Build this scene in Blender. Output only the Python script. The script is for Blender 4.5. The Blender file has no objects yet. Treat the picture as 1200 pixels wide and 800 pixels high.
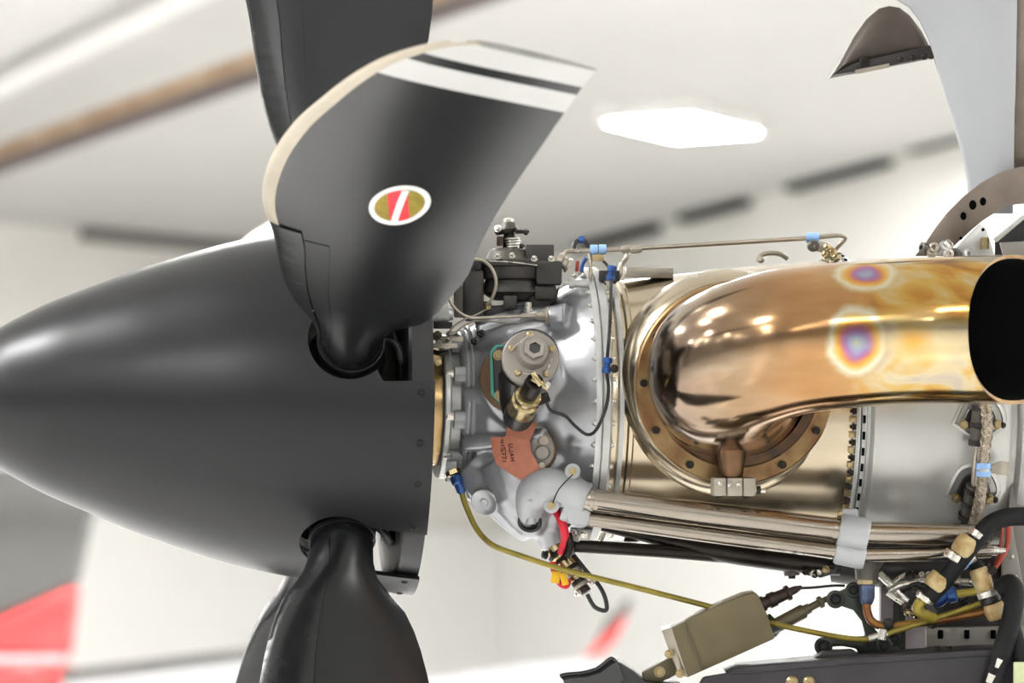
import bpy, bmesh, math, random
from mathutils import Vector as V, Matrix as M
random.seed(7)
PI = math.pi
sc = bpy.context.scene
C = sc.collection

# ------------------------------------------------------------------ camera, world, exposure
LENS = 170.0
D = LENS / 36.0 * 1200.0            # camera distance to the engine axis in photo pixels
S = 0.00135                         # metres per photo pixel at that distance
PITCH = math.radians(5.0)
_c, _s = math.cos(PITCH), math.sin(PITCH)
CP = V((0.0, -D * S * _c, 1.70))
R3 = M(((1, 0, 0), (0, _c, -_s), (0, _s, _c)))
cam = bpy.data.cameras.new('camera')
cam.lens = LENS; cam.sensor_width = 36.0; cam.clip_end = 300
cam.dof.use_dof = True
cam.dof.focus_distance = (D - 130) * S
cam.dof.aperture_fstop = 4.5
cam.dof.aperture_blades = 0
co = bpy.data.objects.new('camera', cam); C.objects.link(co)
co.location = CP; co.rotation_euler = (PI / 2 + PITCH, 0, 0)
sc.camera = co
world = bpy.data.worlds.new('world'); sc.world = world
world.use_nodes = True
world.node_tree.nodes['Background'].inputs[0].default_value = (0.95, 0.97, 1.0, 1)
world.node_tree.nodes['Background'].inputs[1].default_value = 0.5
sc.view_settings.view_transform = 'Standard'
sc.view_settings.look = 'None'
sc.view_settings.gamma = 1.0
sc.view_settings.use_curve_mapping = False
sc.view_settings.exposure = 0.92
LAMP_POWER = 80.0                   # emission strength of the hangar's ceiling fixtures
sc.cycles.use_denoising = True
sc.cycles.max_bounces = 7
sc.cycles.diffuse_bounces = 4
sc.cycles.glossy_bounces = 4
sc.cycles.caustics_reflective = False
sc.cycles.caustics_refractive = False
sc.cycles.sample_clamp_indirect = 6.0

# ------------------------------------------------------------------ frames
def W(p):
    """photo frame (pixels: x right, y away, z up, origin on the engine axis plane) to world metres"""
    return CP + S * (R3 @ V((p[0], D + p[1], p[2])))
def F(px, py, n=0.0):
    """the point standing n pixels in front of the axis plane that is seen at px, py"""
    k = (D - n) / D
    return V(((px - 600) * k, -n, (400 - py) * k))
YAW = math.radians(7.0)
AFT = V((math.cos(YAW), math.sin(YAW), -0.022)).normalized()
NEAR = V((math.sin(YAW), -math.cos(YAW), 0)).normalized()
UP = NEAR.cross(AFT) * -1
if UP.z < 0: UP = -UP
E0 = F(600, 477.7, 0)
def U(px):
    d = px - 600
    return d * D / (D * AFT.x - d * AFT.y)
def ax(px): return E0 + AFT * U(px)
def rad(a): a = math.radians(a); return NEAR * math.cos(a) + UP * math.sin(a)
def eng(px, r, a): return ax(px) + rad(a) * r
def proj(p):
    k = D / (D + p[1]); return 600 + p[0] * k, 400 - p[2] * k
def sp(px, py, r):
    """where the ray through a pixel meets the cylinder of radius r about the engine axis, with its normal"""
    o = V((0, -D, 0)); d = (F(px, py) - o).normalized()
    w = o - E0
    dp = d - AFT * d.dot(AFT); wp = w - AFT * w.dot(AFT)
    a = dp.dot(dp); b = 2 * dp.dot(wp); c = wp.dot(wp) - r * r
    q = max(b * b - 4 * a * c, 0)
    t = (-b - math.sqrt(q)) / (2 * a)
    p = o + d * t
    n = p - E0; n = (n - AFT * n.dot(AFT)).normalized()
    return p, n
def ray_z(px, py, z):
    """world point at height z on the ray through a pixel"""
    d = R3 @ V(((px - 600) / D, 1, (400 - py) / D))
    return CP + d * ((z - CP.z) / d.z)
def ray_d(px, py, dist):
    return CP + (R3 @ V(((px - 600) / D, 1, (400 - py) / D))) * dist

# ------------------------------------------------------------------ materials
def lin(h):
    if isinstance(h, tuple): return h
    h = h.lstrip('#'); o = []
    for i in (0, 2, 4):
        c = int(h[i:i + 2], 16) / 255
        o.append(c / 12.92 if c <= 0.04045 else ((c + 0.055) / 1.055) ** 2.4)
    return tuple(o)
MATS = {}
def mat(name, col, metal=0.0, rough=0.5, var=0.12, scale=25.0, bump=0.0, bscale=None, coat=0.0, col2=None, rvar=0.08, spec=0.5, stretch=None):
    m = bpy.data.materials.new(name); m.use_nodes = True
    nt = m.node_tree; N = nt.nodes; L = nt.links
    b = N['Principled BSDF']
    b.inputs['Metallic'].default_value = metal
    b.inputs['Coat Weight'].default_value = coat
    b.inputs['Coat Roughness'].default_value = 0.12
    b.inputs['Specular IOR Level'].default_value = spec
    tc = N.new('ShaderNodeTexCoord'); mp = N.new('ShaderNodeMapping')
    L.new(tc.outputs['Object'], mp.inputs[0])
    if stretch: mp.inputs['Scale'].default_value = stretch
    nz = N.new('ShaderNodeTexNoise'); nz.inputs['Scale'].default_value = scale; nz.inputs['Detail'].default_value = 5
    L.new(mp.outputs[0], nz.inputs[0])
    c = lin(col); d = lin(col2) if col2 else tuple(x * (1 - var) for x in c)
    e = c if col2 else tuple(min(1, x * (1 + var)) for x in c)
    cr = N.new('ShaderNodeValToRGB')
    cr.color_ramp.elements[0].position = 0.35; cr.color_ramp.elements[1].position = 0.65
    cr.color_ramp.elements[0].color = (*d, 1); cr.color_ramp.elements[1].color = (*e, 1)
    L.new(nz.outputs[0], cr.inputs[0]); L.new(cr.outputs[0], b.inputs['Base Color'])
    mr = N.new('ShaderNodeMapRange')
    mr.inputs[3].default_value = max(0.02, rough - rvar); mr.inputs[4].default_value = min(1, rough + rvar)
    L.new(nz.outputs[0], mr.inputs[0]); L.new(mr.outputs[0], b.inputs['Roughness'])
    if bump:
        n2 = N.new('ShaderNodeTexNoise'); n2.inputs['Scale'].default_value = bscale or scale * 6; n2.inputs['Detail'].default_value = 3
        L.new(mp.outputs[0], n2.inputs[0])
        bp = N.new('ShaderNodeBump'); bp.inputs['Strength'].default_value = bump; bp.inputs['Distance'].default_value = 0.001
        L.new(n2.outputs[0], bp.inputs['Height']); L.new(bp.outputs[0], b.inputs['Normal'])
    MATS[name] = m
    return m
def emit(name, col, st):
    m = bpy.data.materials.new(name); m.use_nodes = True
    b = m.node_tree.nodes['Principled BSDF']
    b.inputs['Base Color'].default_value = (0.9, 0.9, 0.9, 1)
    b.inputs['Emission Color'].default_value = (*lin(col), 1); b.inputs['Emission Strength'].default_value = st
    MATS[name] = m; return m

mat('spinner_paint', '#151517', 0.0, 0.34, 0.06, 9, 0.06, 900, spec=0.38, rvar=0.03)
mat('blade_paint', '#101113', 0.0, 0.26, 0.04, 6, spec=0.45, rvar=0.015)
mat('blade_white', '#c6c5c2', 0.0, 0.4, 0.04, 8)
mat('boot_rubber', '#131415', 0.0, 0.25, 0.2, 30, spec=0.6)
mat('erosion_strip', '#b3a998', 0.6, 0.42, 0.08, 12)
mat('tip_grey', '#8f8e8a', 0.3, 0.45)
mat('dark_paint', '#1a1a1b', 0.0, 0.42, 0.15, 20, 0.1, 300)
mat('hub_alu', '#b9b5ab', 0.5, 0.4, 0.1, 20)
mat('rubber', '#0b0b0c', 0.0, 0.5, 0.2, 40, 0.3, 400)
mat('hose_rubber', '#0e0f10', 0.0, 0.62, 0.2, 30, 0.5, 500, spec=0.25)
mat('screw_black', '#242425', 0.7, 0.35)
mat('cast_grey', '#aaabae', 0.6, 0.3, 0.07, 14, 0.10, 260)
mat('cast_light', '#a8aaab', 0.15, 0.42, 0.05, 20, 0.22, 420)
mat('flange_alu', '#b9b9b6', 0.45, 0.32, 0.08, 30)
mat('bolt_steel', '#d3cfc6', 0.85, 0.28, 0.1, 60)
mat('bolt_cad', '#a8966f', 0.8, 0.35, 0.12, 60)
mat('bolt_dark', '#332e29', 0.8, 0.38, 0.15, 60)
mat('bronze_ring', '#a88d62', 0.9, 0.28, 0.1, 30)
mat('governor_dark', '#322f2c', 0.12, 0.5, 0.12, 20, 0.25, 320)
mat('governor_mid', '#57534c', 0.3, 0.45, 0.1, 20, 0.2, 320)
mat('unit_grey', '#878179', 0.25, 0.42, 0.07, 20, 0.12, 320)
mat('unit_dark', '#312e2d', 0.3, 0.36, 0.12, 20)
mat('gasket_brown', '#5a3d1c', 0.2, 0.4, 0.2, 30)
mat('gasket_teal', '#3f9a86', 0.0, 0.5)
mat('connector_brass', '#b3a27c', 0.95, 0.22, 0.15, 40)
mat('connector_dark', '#26221d', 0.7, 0.35, 0.2, 40)
mat('tag_copper', '#a5664e', 0.25, 0.42, 0.12, 60, 0.15, 300)
mat('tag_ink', '#2e1510', 0.0, 0.6)
mat('steel_tube', '#9b9287', 1.0, 0.24, 0.06, 10, stretch=(1, 1, 8))
mat('steel_line', '#a89f92', 0.95, 0.3, 0.1, 30)
mat('dark_rod', '#2d2925', 0.8, 0.36, 0.12, 20)
mat('case_tan', '#bfb19a', 1.0, 0.22, 0.09, 11, 0.03, 160, rvar=0.07)
mat('case_grey', '#c3c2bd', 0.55, 0.33, 0.05, 8, 0.05, 300)
mat('port_ring', '#a38a62', 0.95, 0.34, 0.2, 24, col2='#7c5c40')
mat('port_tube', '#4a423c', 1.0, 0.3, 0.3, 18, col2='#73563e')
mat('soot', '#020203', 0.0, 0.9, 0.2, 20, spec=0.1)
mat('bracket_beige', '#a0988a', 0.6, 0.36, 0.08, 30)
mat('blue_clip', '#8fb4e2', 0.0, 0.42, 0.08, 80)
mat('blue_fitting', '#30538f', 0.5, 0.35, 0.15, 80)
mat('blue_grey_nut', '#4b5670', 0.6, 0.35, 0.15, 60)
mat('wire_black', '#171717', 0.0, 0.45)
mat('red_sleeve', '#d0122e', 0.0, 0.42)
mat('yellow_strap', '#e2ae0c', 0.0, 0.5)
mat('yellow_tube', '#8f8030', 0.25, 0.36, 0.15, 30, col2='#75671f')
mat('yellow_bright', '#a3923a', 0.1, 0.4, 0.12, 30)
mat('copper_tube', '#7a4c2c', 0.6, 0.34, 0.15, 30, col2='#96702f')
mat('beige_collar', '#b5a477', 0.05, 0.5, 0.2, 60, col2='#94723f')
mat('cotton_white', '#cfcac0', 0.0, 0.7, 0.2, 90, 0.6, 900)
mat('olive', '#5c5238', 0.2, 0.46, 0.1, 20, 0.1, 200)
mat('olive_dark', '#544c36', 0.2, 0.46, 0.1, 20)
mat('green_paint', '#282d23', 0.15, 0.42, 0.15, 22, 0.1, 200)
mat('brown_anod', '#392d28', 0.6, 0.4, 0.2, 40)
mat('cowl_dark', '#2b292c', 0.1, 0.5, 0.12, 10, 0.15, 300, col2='#1e1c20')
mat('lip_rubber', '#18181a', 0.0, 0.24, 0.12, 12, spec=0.6)
mat('primer_grey', '#86817a', 0.1, 0.5, 0.1, 14)
mat('mauve_beam', '#857b7e', 0.1, 0.5, 0.08, 14)
mat('cowl_white', '#a6a8aa', 0.0, 0.35, 0.03, 5, coat=0.3)
mat('cowl_inside', '#574e46', 0.35, 0.45, 0.25, 9, col2='#433b34')
mat('former_metal', '#85796e', 0.55, 0.42, 0.2, 10, 0.1, 200, col2='#665c53')
mat('red_wire', '#a8402c', 0.0, 0.5)
mat('cream_label', '#b9c095', 0.0, 0.5)
# the setting
mat('wall_cream', '#e6e4de', 0.0, 0.6, 0.02, 0.4)
mat('door_grey', '#8a8a88', 0.0, 0.6, 0.05, 0.4)
mat('wall_white', '#f2f1ee', 0.0, 0.55, 0.02, 0.4)
mat('ceiling_white', '#bcbbb8', 0.0, 0.7, 0.03, 0.5)
mat('floor_epoxy', '#dcdcda', 0.0, 0.22, 0.04, 0.6)
mat('beam_brown', '#8d7358', 0.1, 0.6, 0.2, 3, col2='#a28c72')
mat('beam_dark', '#4e4240', 0.1, 0.6, 0.2, 3)
mat('lintel_grey', '#6f6c6a', 0.0, 0.7)
mat('beam_white', '#dcdbd8', 0.0, 0.5, 0.03, 3)
mat('black_slot', '#060606', 0.0, 0.95, spec=0.05)
mat('lamp_body', '#ecebe8', 0.0, 0.5)
mat('red_paint', '#f04040', 0.0, 0.3, 0.06, 3, coat=0.4)
mat('black_paint', '#4c4c49', 0.0, 0.3, 0.1, 2, coat=0.4)
mat('white_paint', '#c4c3c6', 0.0, 0.3, 0.04, 2, coat=0.4)
emit('lamp_glow', '#f9f8f8', LAMP_POWER)

# ------------------------------------------------------------------ mesh builder
LOC = {}
def cat_rom(pts, sub):
    if sub <= 1 or len(pts) < 3: return list(pts)
    out = []
    n = len(pts)
    for i in range(n - 1):
        p0 = pts[max(i - 1, 0)]; p1 = pts[i]; p2 = pts[i + 1]; p3 = pts[min(i + 2, n - 1)]
        for k in range(sub):
            t = k / sub; t2 = t * t; t3 = t2 * t
            out.append(0.5 * ((2 * p1) + (p2 - p0) * t + (2 * p0 - 5 * p1 + 4 * p2 - p3) * t2 + (3 * p1 - p0 - 3 * p2 + p3) * t3))
    out.append(pts[-1].copy())
    return out
def frame_for(d, ref=None):
    d = d.normalized()
    r = ref if ref else (V((0, 0, 1)) if abs(d.z) < 0.9 else V((1, 0, 0)))
    x = (r - d * r.dot(d)).normalized()
    return x, d.cross(x).normalized(), d
class B:
    def __init__(s): s.v = []; s.f = []; s.m = []; s.mi = 0
    def face(s, *i): s.f.append(tuple(i)); s.m.append(s.mi)
    def add(s, p): s.v.append(V(p)); return len(s.v) - 1
    def rings(s, rings, closed=True, cap0=True, cap1=True, loop=False):
        idx = [[s.add(p) for p in r] for r in rings]
        n = len(idx[0]); m = len(idx)
        for i in range(m if loop else m - 1):
            a = idx[i]; b = idx[(i + 1) % m]
            for k in range(n if closed else n - 1):
                s.face(a[k], a[(k + 1) % n], b[(k + 1) % n], b[k])
        if closed and not loop:
            if cap0: s.face(*reversed(idx[0]))
            if cap1: s.face(*idx[-1])
        return idx
    def lathe(s, o, d, prof, seg=32, ref=None, cap=True, sx=1.0):
        x, y, z = frame_for(d, ref)
        rs = []
        for t, r in prof:
            r = max(r, 0.01)
            rs.append([o + z * t + (x * math.cos(2 * PI * k / seg) * sx + y * math.sin(2 * PI * k / seg)) * r for k in range(seg)])
        s.rings(rs, cap0=cap, cap1=cap); return s
    def elathe(s, prof, seg=96, cap=True):
        return s.lathe(E0, AFT, [(U(p), r) for p, r in prof], seg, ref=NEAR, cap=cap)
    def tube(s, pts, r, seg=12, sub=6, cap=True):
        P = cat_rom([V(p) for p in pts], sub)
        n = len(P)
        R = r if isinstance(r, (list, tuple)) else [r] * len(pts)
        rr = []
        for i in range(n):
            t = i / max(n - 1, 1) * (len(R) - 1); a = int(min(t, len(R) - 1.0001)) if len(R) > 1 else 0
            rr.append(R[a] + (R[min(a + 1, len(R) - 1)] - R[a]) * (t - a))
        rs = []; x = None
        for i in range(n):
            d = (P[min(i + 1, n - 1)] - P[max(i - 1, 0)]).normalized()
            if x is None: x, y, _ = frame_for(d)
            else:
                x = (x - d * x.dot(d)).normalized(); y = d.cross(x).normalized()
            rs.append([P[i] + (x * math.cos(2 * PI * k / seg) + y * math.sin(2 * PI * k / seg)) * rr[i] for k in range(seg)])
        s.rings(rs, cap0=cap, cap1=cap); return s
    def box(s, c, hx, hy, hz, X=None, Y=None):
        X = (X or V((1, 0, 0))).normalized(); Y = Y or V((0, 1, 0)); Y = (Y - X * X.dot(Y)).normalized(); Z = X.cross(Y)
        c = V(c); i = []
        for dz in (-1, 1):
            for dx, dy in ((-1, -1), (1, -1), (1, 1), (-1, 1)):
                i.append(s.add(c + X * hx * dx + Y * hy * dy + Z * hz * dz))
        for q in ((3, 2, 1, 0), (4, 5, 6, 7), (0, 1, 5, 4), (1, 2, 6, 5), (2, 3, 7, 6), (3, 0, 4, 7)):
            s.face(*[i[k] for k in q])
        return s
    def prism(s, front, back):
        s.rings([[V(p) for p in front], [V(p) for p in back]]); return s
    def plate(s, pix, n, th):
        """a plate traced in pixels at nearness n (number or one per corner), th thick away from the viewer"""
        ns = n if isinstance(n, (list, tuple)) else [n] * len(pix)
        fr = [F(x, y, k) for (x, y), k in zip(pix, ns)]
        return s.prism(fr, [p + V((0, th, 0)) for p in fr])
    def ball(s, c, r, seg=16):
        s.lathe(V(c), V((0, 0, 1)), [(-math.cos(PI * k / 8) * r, math.sin(PI * k / 8) * r) for k in range(9)], seg); return s
    def mesh(s, name, mats, origin, bevel=0, sharp=35, flat=False, bseg=2, world=False):
        me = bpy.data.meshes.new(name)
        conv = (lambda p: p - origin) if world else (lambda p: W(p) - origin)
        me.from_pydata([conv(p) for p in s.v], [], s.f)
        for m_ in (mats if isinstance(mats, (list, tuple)) else [mats]): me.materials.append(MATS[m_] if isinstance(m_, str) else m_)
        for p, k in zip(me.polygons, s.m): p.material_index = k
        bm = bmesh.new(); bm.from_mesh(me)
        bmesh.ops.remove_doubles(bm, verts=bm.verts, dist=1e-6)
        bmesh.ops.recalc_face_normals(bm, faces=bm.faces)
        if bevel:
            ed = [e for e in bm.edges if len(e.link_faces) == 2 and e.calc_face_angle(0) > 0.6]
            bmesh.ops.bevel(bm, geom=ed, offset=bevel * (1 if world else S), segments=bseg, profile=0.5, affect='EDGES', clamp_overlap=True)
        bm.to_mesh(me); bm.free()
        if not flat:
            me.shade_smooth(); me.set_sharp_from_angle(angle=math.radians(sharp))
        return me
    def part(s, name, mats, parent, **k):
        o = bpy.data.objects.new(name, s.mesh(name, mats, LOC[parent.name], **k)); C.objects.link(o)
        o.parent = parent; LOC[o.name] = LOC[parent.name].copy()
        return o
    def one(s, name, mats, label, catg, group=None, world=False, kind=None, **k):
        pts = [p if world else W(p) for p in s.v]
        lo = V((min(p.x for p in pts), min(p.y for p in pts), min(p.z for p in pts)))
        hi = V((max(p.x for p in pts), max(p.y for p in pts), max(p.z for p in pts)))
        org = V(((lo.x + hi.x) / 2, (lo.y + hi.y) / 2, lo.z))
        o = bpy.data.objects.new(name, s.mesh(name, mats, org, world=world, **k)); C.objects.link(o)
        o.location = org; LOC[o.name] = org
        if kind: o['kind'] = kind
        if label: o['label'] = label
        if catg: o['category'] = catg
        if group: o['group'] = group
        return o
def thing(name, label, catg, at, group=None, world=False):
    o = bpy.data.objects.new(name, None); C.objects.link(o)
    o.empty_display_size = 0.05
    o.location = at if world else W(at); LOC[o.name] = V(o.location)
    o['label'] = label; o['category'] = catg
    if group: o['group'] = group
    return o
# shared fasteners: local metres, axis +z, base at z = 0, unit = 1 pixel of the photo
def fast(name, m_, rings, seg, extra=None):
    b = B()
    for t, r in rings: pass
    b.lathe(V((0, 0, 0)), V((0, 0, 1)), rings, seg, ref=V((1, 0, 0)))
    if extra: extra(b)
    b.v = [p * S for p in b.v]
    return b.mesh(name, m_, V((0, 0, 0)), world=True, sharp=30)
def _hexhead(b): b.lathe(V((0, 0, 1.0)), V((0, 0, 1)), [(0, 4.2), (3.6, 4.2), (4.2, 3.4)], 6, ref=V((1, 0, 0)))
def fasteners(tag_, m_):
    return {
        'hex': fast('bolt_' + tag_, m_, [(-1, 5.4), (1, 5.4)], 12, _hexhead),
        'cap': fast('cap_bolt_' + tag_, m_, [(-1, 4.6), (7, 4.6), (8, 4.0), (8, 2.2), (5.5, 2.2)], 12),
        'dome': fast('screw_' + tag_, m_, [(-0.5, 4.5), (1, 4.3), (2.4, 3), (2.6, 1.4), (1.4, 1.2)], 12),
        'nut': fast('nut_' + tag_, m_, [(-1, 4.6), (4, 4.6), (4.4, 3.6), (4.4, 2.2), (7, 2.2), (7.2, 1.4)], 6),
    }
FS = {k: fasteners(k, m_) for k, m_ in (('steel', 'bolt_steel'), ('cad', 'bolt_cad'), ('dark', 'bolt_dark'), ('black', 'screw_black'))}
def put(kind, m_, parent, p, d, scale=1.0, name='bolt', spin=0.0):
    o = bpy.data.objects.new(name, FS[m_][kind]); C.objects.link(o)
    dw = (R3 @ V(d)).normalized()
    q = dw.to_track_quat('Z', 'X').to_matrix().to_4x4() @ M.Rotation(spin, 4, 'Z')
    o.parent = parent
    o.matrix_basis = M.Translation(W(p) - LOC[parent.name]) @ q @ M.Scale(scale, 4)
    return o
def bake(o, dellist=()):
    dg = bpy.context.evaluated_depsgraph_get(); dg.update()
    me = bpy.data.meshes.new_from_object(o.evaluated_get(dg))
    o.modifiers.clear(); old = o.data; o.data = me
    for d in dellist: bpy.data.objects.remove(d)
    return o
def remesh(o, voxel, it=4, sharp=60):
    m_ = o.modifiers.new('r', 'REMESH'); m_.mode = 'VOXEL'; m_.voxel_size = voxel * S; m_.use_smooth_shade = True
    s_ = o.modifiers.new('s', 'SMOOTH'); s_.iterations = it; s_.factor = 0.5
    bake(o); o.data.shade_smooth(); return o
VIEW = V((0, -1, 0)); X1 = V((1, 0, 0)); Z1 = V((0, 0, 1))

# ------------------------------------------------------------------ the hangar
ZC = 5.9
k0 = ray_z(590, 314, ZC)
d1 = (ray_z(1125, 166, ZC) - ray_z(690, 287, ZC)); d1.z = 0; d1.normalize()
n1 = V((d1.y, -d1.x, 0)); n1 = n1 if n1.x < 0 else -n1
d2 = ray_z(0, 259, ZC) - k0; d2.z = 0; d2.normalize()
n2 = V((d2.y, -d2.x, 0)); n2 = n2 if n2.dot(d1) > 0 else -n2
L1, L2 = 56.0, 44.0
def slab(name, a, b, c, d, th, m_, kind='structure', label=None):
    bb = B(); n = (V(b) - V(a)).cross(V(d) - V(a)).normalized() * th
    bb.prism([V(a), V(b), V(c), V(d)], [V(p) - n for p in (a, b, c, d)])
    return bb.one(name, m_, label, None, world=True, kind=kind, flat=True)
def lvl(p, z): return V((p.x, p.y, z))
k1 = k0 + d1 * L1; k2 = k0 + d2 * L2; k3 = k0 + d1 * L1 + d2 * L2
def wall(name, a, b, label, m_='wall_cream'):
    inward = (k0 + d1 * L1 / 2 + d2 * L2 / 2) - (a + b) / 2; inward.z = 0; inward.normalize()
    bb = B(); pts = [lvl(a, 0), lvl(b, 0), lvl(b, ZC), lvl(a, ZC)]
    bb.prism(pts, [p - inward * 0.3 for p in pts])
    return bb.one(name, m_, label, None, world=True, kind='structure', flat=True)
wall('wall_right', k0, k1, 'cream hangar wall running back on the right')
wall('wall_back', k0, k2, 'cream hangar wall closing the left background')
wall('wall_front', k1, k3, 'grey hangar doors behind the viewer', 'door_grey')
wall('wall_left', k2, k3, 'grey hangar wall on the left side', 'door_grey')
fb = B(); fb.prism([lvl(p, 0) for p in (k0, k1, k3, k2)], [lvl(p, -0.2) for p in (k0, k1, k3, k2)])
fb.one('floor', 'floor_epoxy', 'pale glossy epoxy hangar floor', None, world=True, kind='structure', flat=True)
cb = B(); cb.prism([lvl(p, ZC + 0.2) for p in (k0, k1, k3, k2)], [lvl(p, ZC) for p in (k0, k1, k3, k2)])
cb.one('ceiling', 'ceiling_white', 'white hangar ceiling', None, world=True, kind='structure', flat=True)
# white liner along the foot of the two far walls
zl = ray_d(560, 612, 39).z
for nm, a, dd, ll, inw in (('trim_1', k0, d1, L1, n1), ('trim_2', k0, d2, L2, n2)):
    bb = B(); pts = [lvl(a, 0.05), lvl(a + dd * ll, 0.05), lvl(a + dd * ll, zl), lvl(a, zl)]
    bb.prism([p + inw * 0.06 for p in pts], [p + inw * 0.002 for p in pts])
    bb.one(nm, 'wall_white', 'white liner panel along the foot of the hangar wall', None, world=True, kind='structure', flat=True)
def bar(name, a, b, w, h, m_, label, catg, m2=None, kind=None, group=None):
    """straight beam between two world points; optional darker lower flange"""
    bb = B(); d = (b - a).normalized(); sd = d.cross(V((0, 0, 1))).normalized()
    def bx(z0, z1, hw, mi):
        bb.mi = mi
        P = [lvl(a, a.z + z0) - sd * hw, lvl(a, a.z + z0) + sd * hw, lvl(a, a.z + z1) + sd * hw, lvl(a, a.z + z1) - sd * hw]
        bb.prism(P, [p + (b - a) for p in P])
    if m2:
        bx(-h / 2, -h * 0.12, w, 1); bx(-h * 0.12, h * 0.36, w * 0.6, 0); bx(h * 0.36, h / 2, w, 0)
    else: bx(-h / 2, h / 2, w, 0)
    return bb.one(name, [m_, m2] if m2 else m_, label, catg, world=True, flat=True, kind=kind, group=group)
zb = 5.55
pa, pb = ray_z(0, 186, zb), ray_z(540, -6, zb)
bar('ceiling_beam', pa + (pa - pb) * 1.2, pb + (pb - pa) * 2.2, 0.05, 0.16, 'beam_brown', 'long brown and dark steel beam crossing below the hangar ceiling', 'beam', 'beam_dark')
pa, pb = ray_z(0, 103, 5.78), ray_z(205, 5, 5.78)
bar('ceiling_rail', pa + (pa - pb) * 0.4, pb + (pb - pa) * 1.0, 0.05, 0.07, 'beam_white', 'bright white rail fixed to the ceiling in the left corner', 'rail')
# dark lintel of the door in the back wall
def on_wall(px, py, a, n):
    """world point where a pixel's ray meets the vertical plane through a with normal n"""
    d = R3 @ V(((px - 600) / D, 1, (400 - py) / D)); t = (a - CP).dot(n) / d.dot(n)
    return CP + d * t
l0, l1 = on_wall(92, 275, k0, n2), on_wall(330, 295, k0, n2)
bar('trim_3', l0 + n2 * 0.08, lvl(l1, l0.z) + n2 * 0.08, 0.07, 0.09, 'lintel_grey', 'grey lintel over the doorway in the back wall', None, kind='structure')
vents = (((690, 284), (778, 264), 'lowest'), ((810, 249), (884, 236), 'second'), ((936, 212), (1050, 184), 'longest'), ((1080, 166), (1150, 149), 'highest'))
for (a, b, w_) in vents:
    A_, B_ = on_wall(*a, k0, n1), on_wall(*b, k0, n1)
    B_ = lvl(B_, A_.z)
    lab = {'lowest': 'black slot vent above the governor, lowest of the row under the ceiling',
           'second': 'short black slot vent between the lowest and the longest slot of the row',
           'longest': 'longest black slot vent high on the hangar wall',
           'highest': 'black slot vent half hidden by the white cowl panel'}[w_]
    bb = B(); h = 0.085
    P = [lvl(A_, A_.z - h) + n1 * 0.02, lvl(B_, A_.z - h) + n1 * 0.02, lvl(B_, A_.z + h) + n1 * 0.02, lvl(A_, A_.z + h) + n1 * 0.02]
    bb.prism([p + n1 * 0.1 for p in P], P)
    bb.one('wall_vent', 'black_slot', lab, 'vent', 'slot vents along the hangar wall', world=True, flat=True)
# ceiling fixtures: the one in view, the hangar's grid, and extras for the far walls
q0, q1, q2, q3 = [ray_z(x, y, ZC - 0.09) for x, y in ((737, 121), (886, 156), (860, 175), (712, 138))]
lc = (q0 + q1 + q2 + q3) / 4
e1 = ((q1 - q0) + (q2 - q3)) / 2; e2 = ((q3 - q0) + (q2 - q1)) / 2
hw, hl = e1.length / 2, e2.length / 2
e1.normalize(); e2 = e2 - e1 * e2.dot(e1); e2.normalize()
print('lamp half size', hw, hl, 'at', lc)
def fixture(c, label):
    t = thing('ceiling_light', label, 'ceiling light', lvl(c, ZC - 0.12), 'strip lights on the hangar ceiling', world=True)
    hw_, hl_ = hw, hl
    def rect(z, a, b_): return [lvl(c, z) + e1 * sx * a + e2 * sy * b_ for sx, sy in ((-1, -1), (1, -1), (1, 1), (-1, 1))]
    bb = B(); bb.prism(rect(ZC - 0.10, hw_ + .04, hl_ + .04), rect(ZC - 0.001, hw_ + .04, hl_ + .04)); bb.part('housing', 'lamp_body', t, world=True, flat=True)
    bb = B(); bb.prism(rect(ZC - 0.104, hw_ * .97, hl_ * .97), rect(ZC - 0.1005, hw_, hl_)); bb.part('diffuser', 'lamp_glow', t, world=True, flat=True)
hw *= 0.54; hl *= 0.8
fixture(lc, 'glowing strip light on the ceiling above the engine')
def in_frame(p):
    q = R3.transposed() @ (p - CP)
    if q.y < 0.5: return False
    x, z = q.x / q.y * D, q.z / q.y * D
    return -690 < x < 690 and -490 < z < 490
def p_odd(a, b_): return a != int(a) or (int(a) + int(b_)) % 2 != 0
for x_ in (-5.4, -3.5):
    fixture(V((x_, -0.75, ZC)), 'glowing strip light ahead of the propeller, ' + ('farther from it' if x_ < -5 else 'nearer to it'))
for ia, ib in [(p / 2, q / 2) for p in range(-24, 25) for q in range(-24, 25) if (p + q) % 2 == 0]:  # half-step lamps are unseen extras, added to brighten the far walls
    for _once in (0,):
        c = lc + d1 * ia * 5.4 + n1 * ib * 5.0
        r_ = c - k0; ea_ = r_.dot(n2) / d1.dot(n2); eb_ = r_.dot(n1) / d2.dot(n1)
        if not (2.2 < ea_ < L1 - 3 and 2.2 < eb_ < L2 - 3): continue
        if (ia == 0 and ib == 0) or in_frame(c) or (ia != int(ia) and math.floor(ia) % 2): continue
        if (c - CP).dot(V((0, 1, 0))) < 15 and (p_odd(ia, ib) or c.xy.length < 5): continue      # thinned towards the doors to dim the engine
        fixture(c, 'glowing strip light of the ceiling grid beyond the picture')

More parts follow.
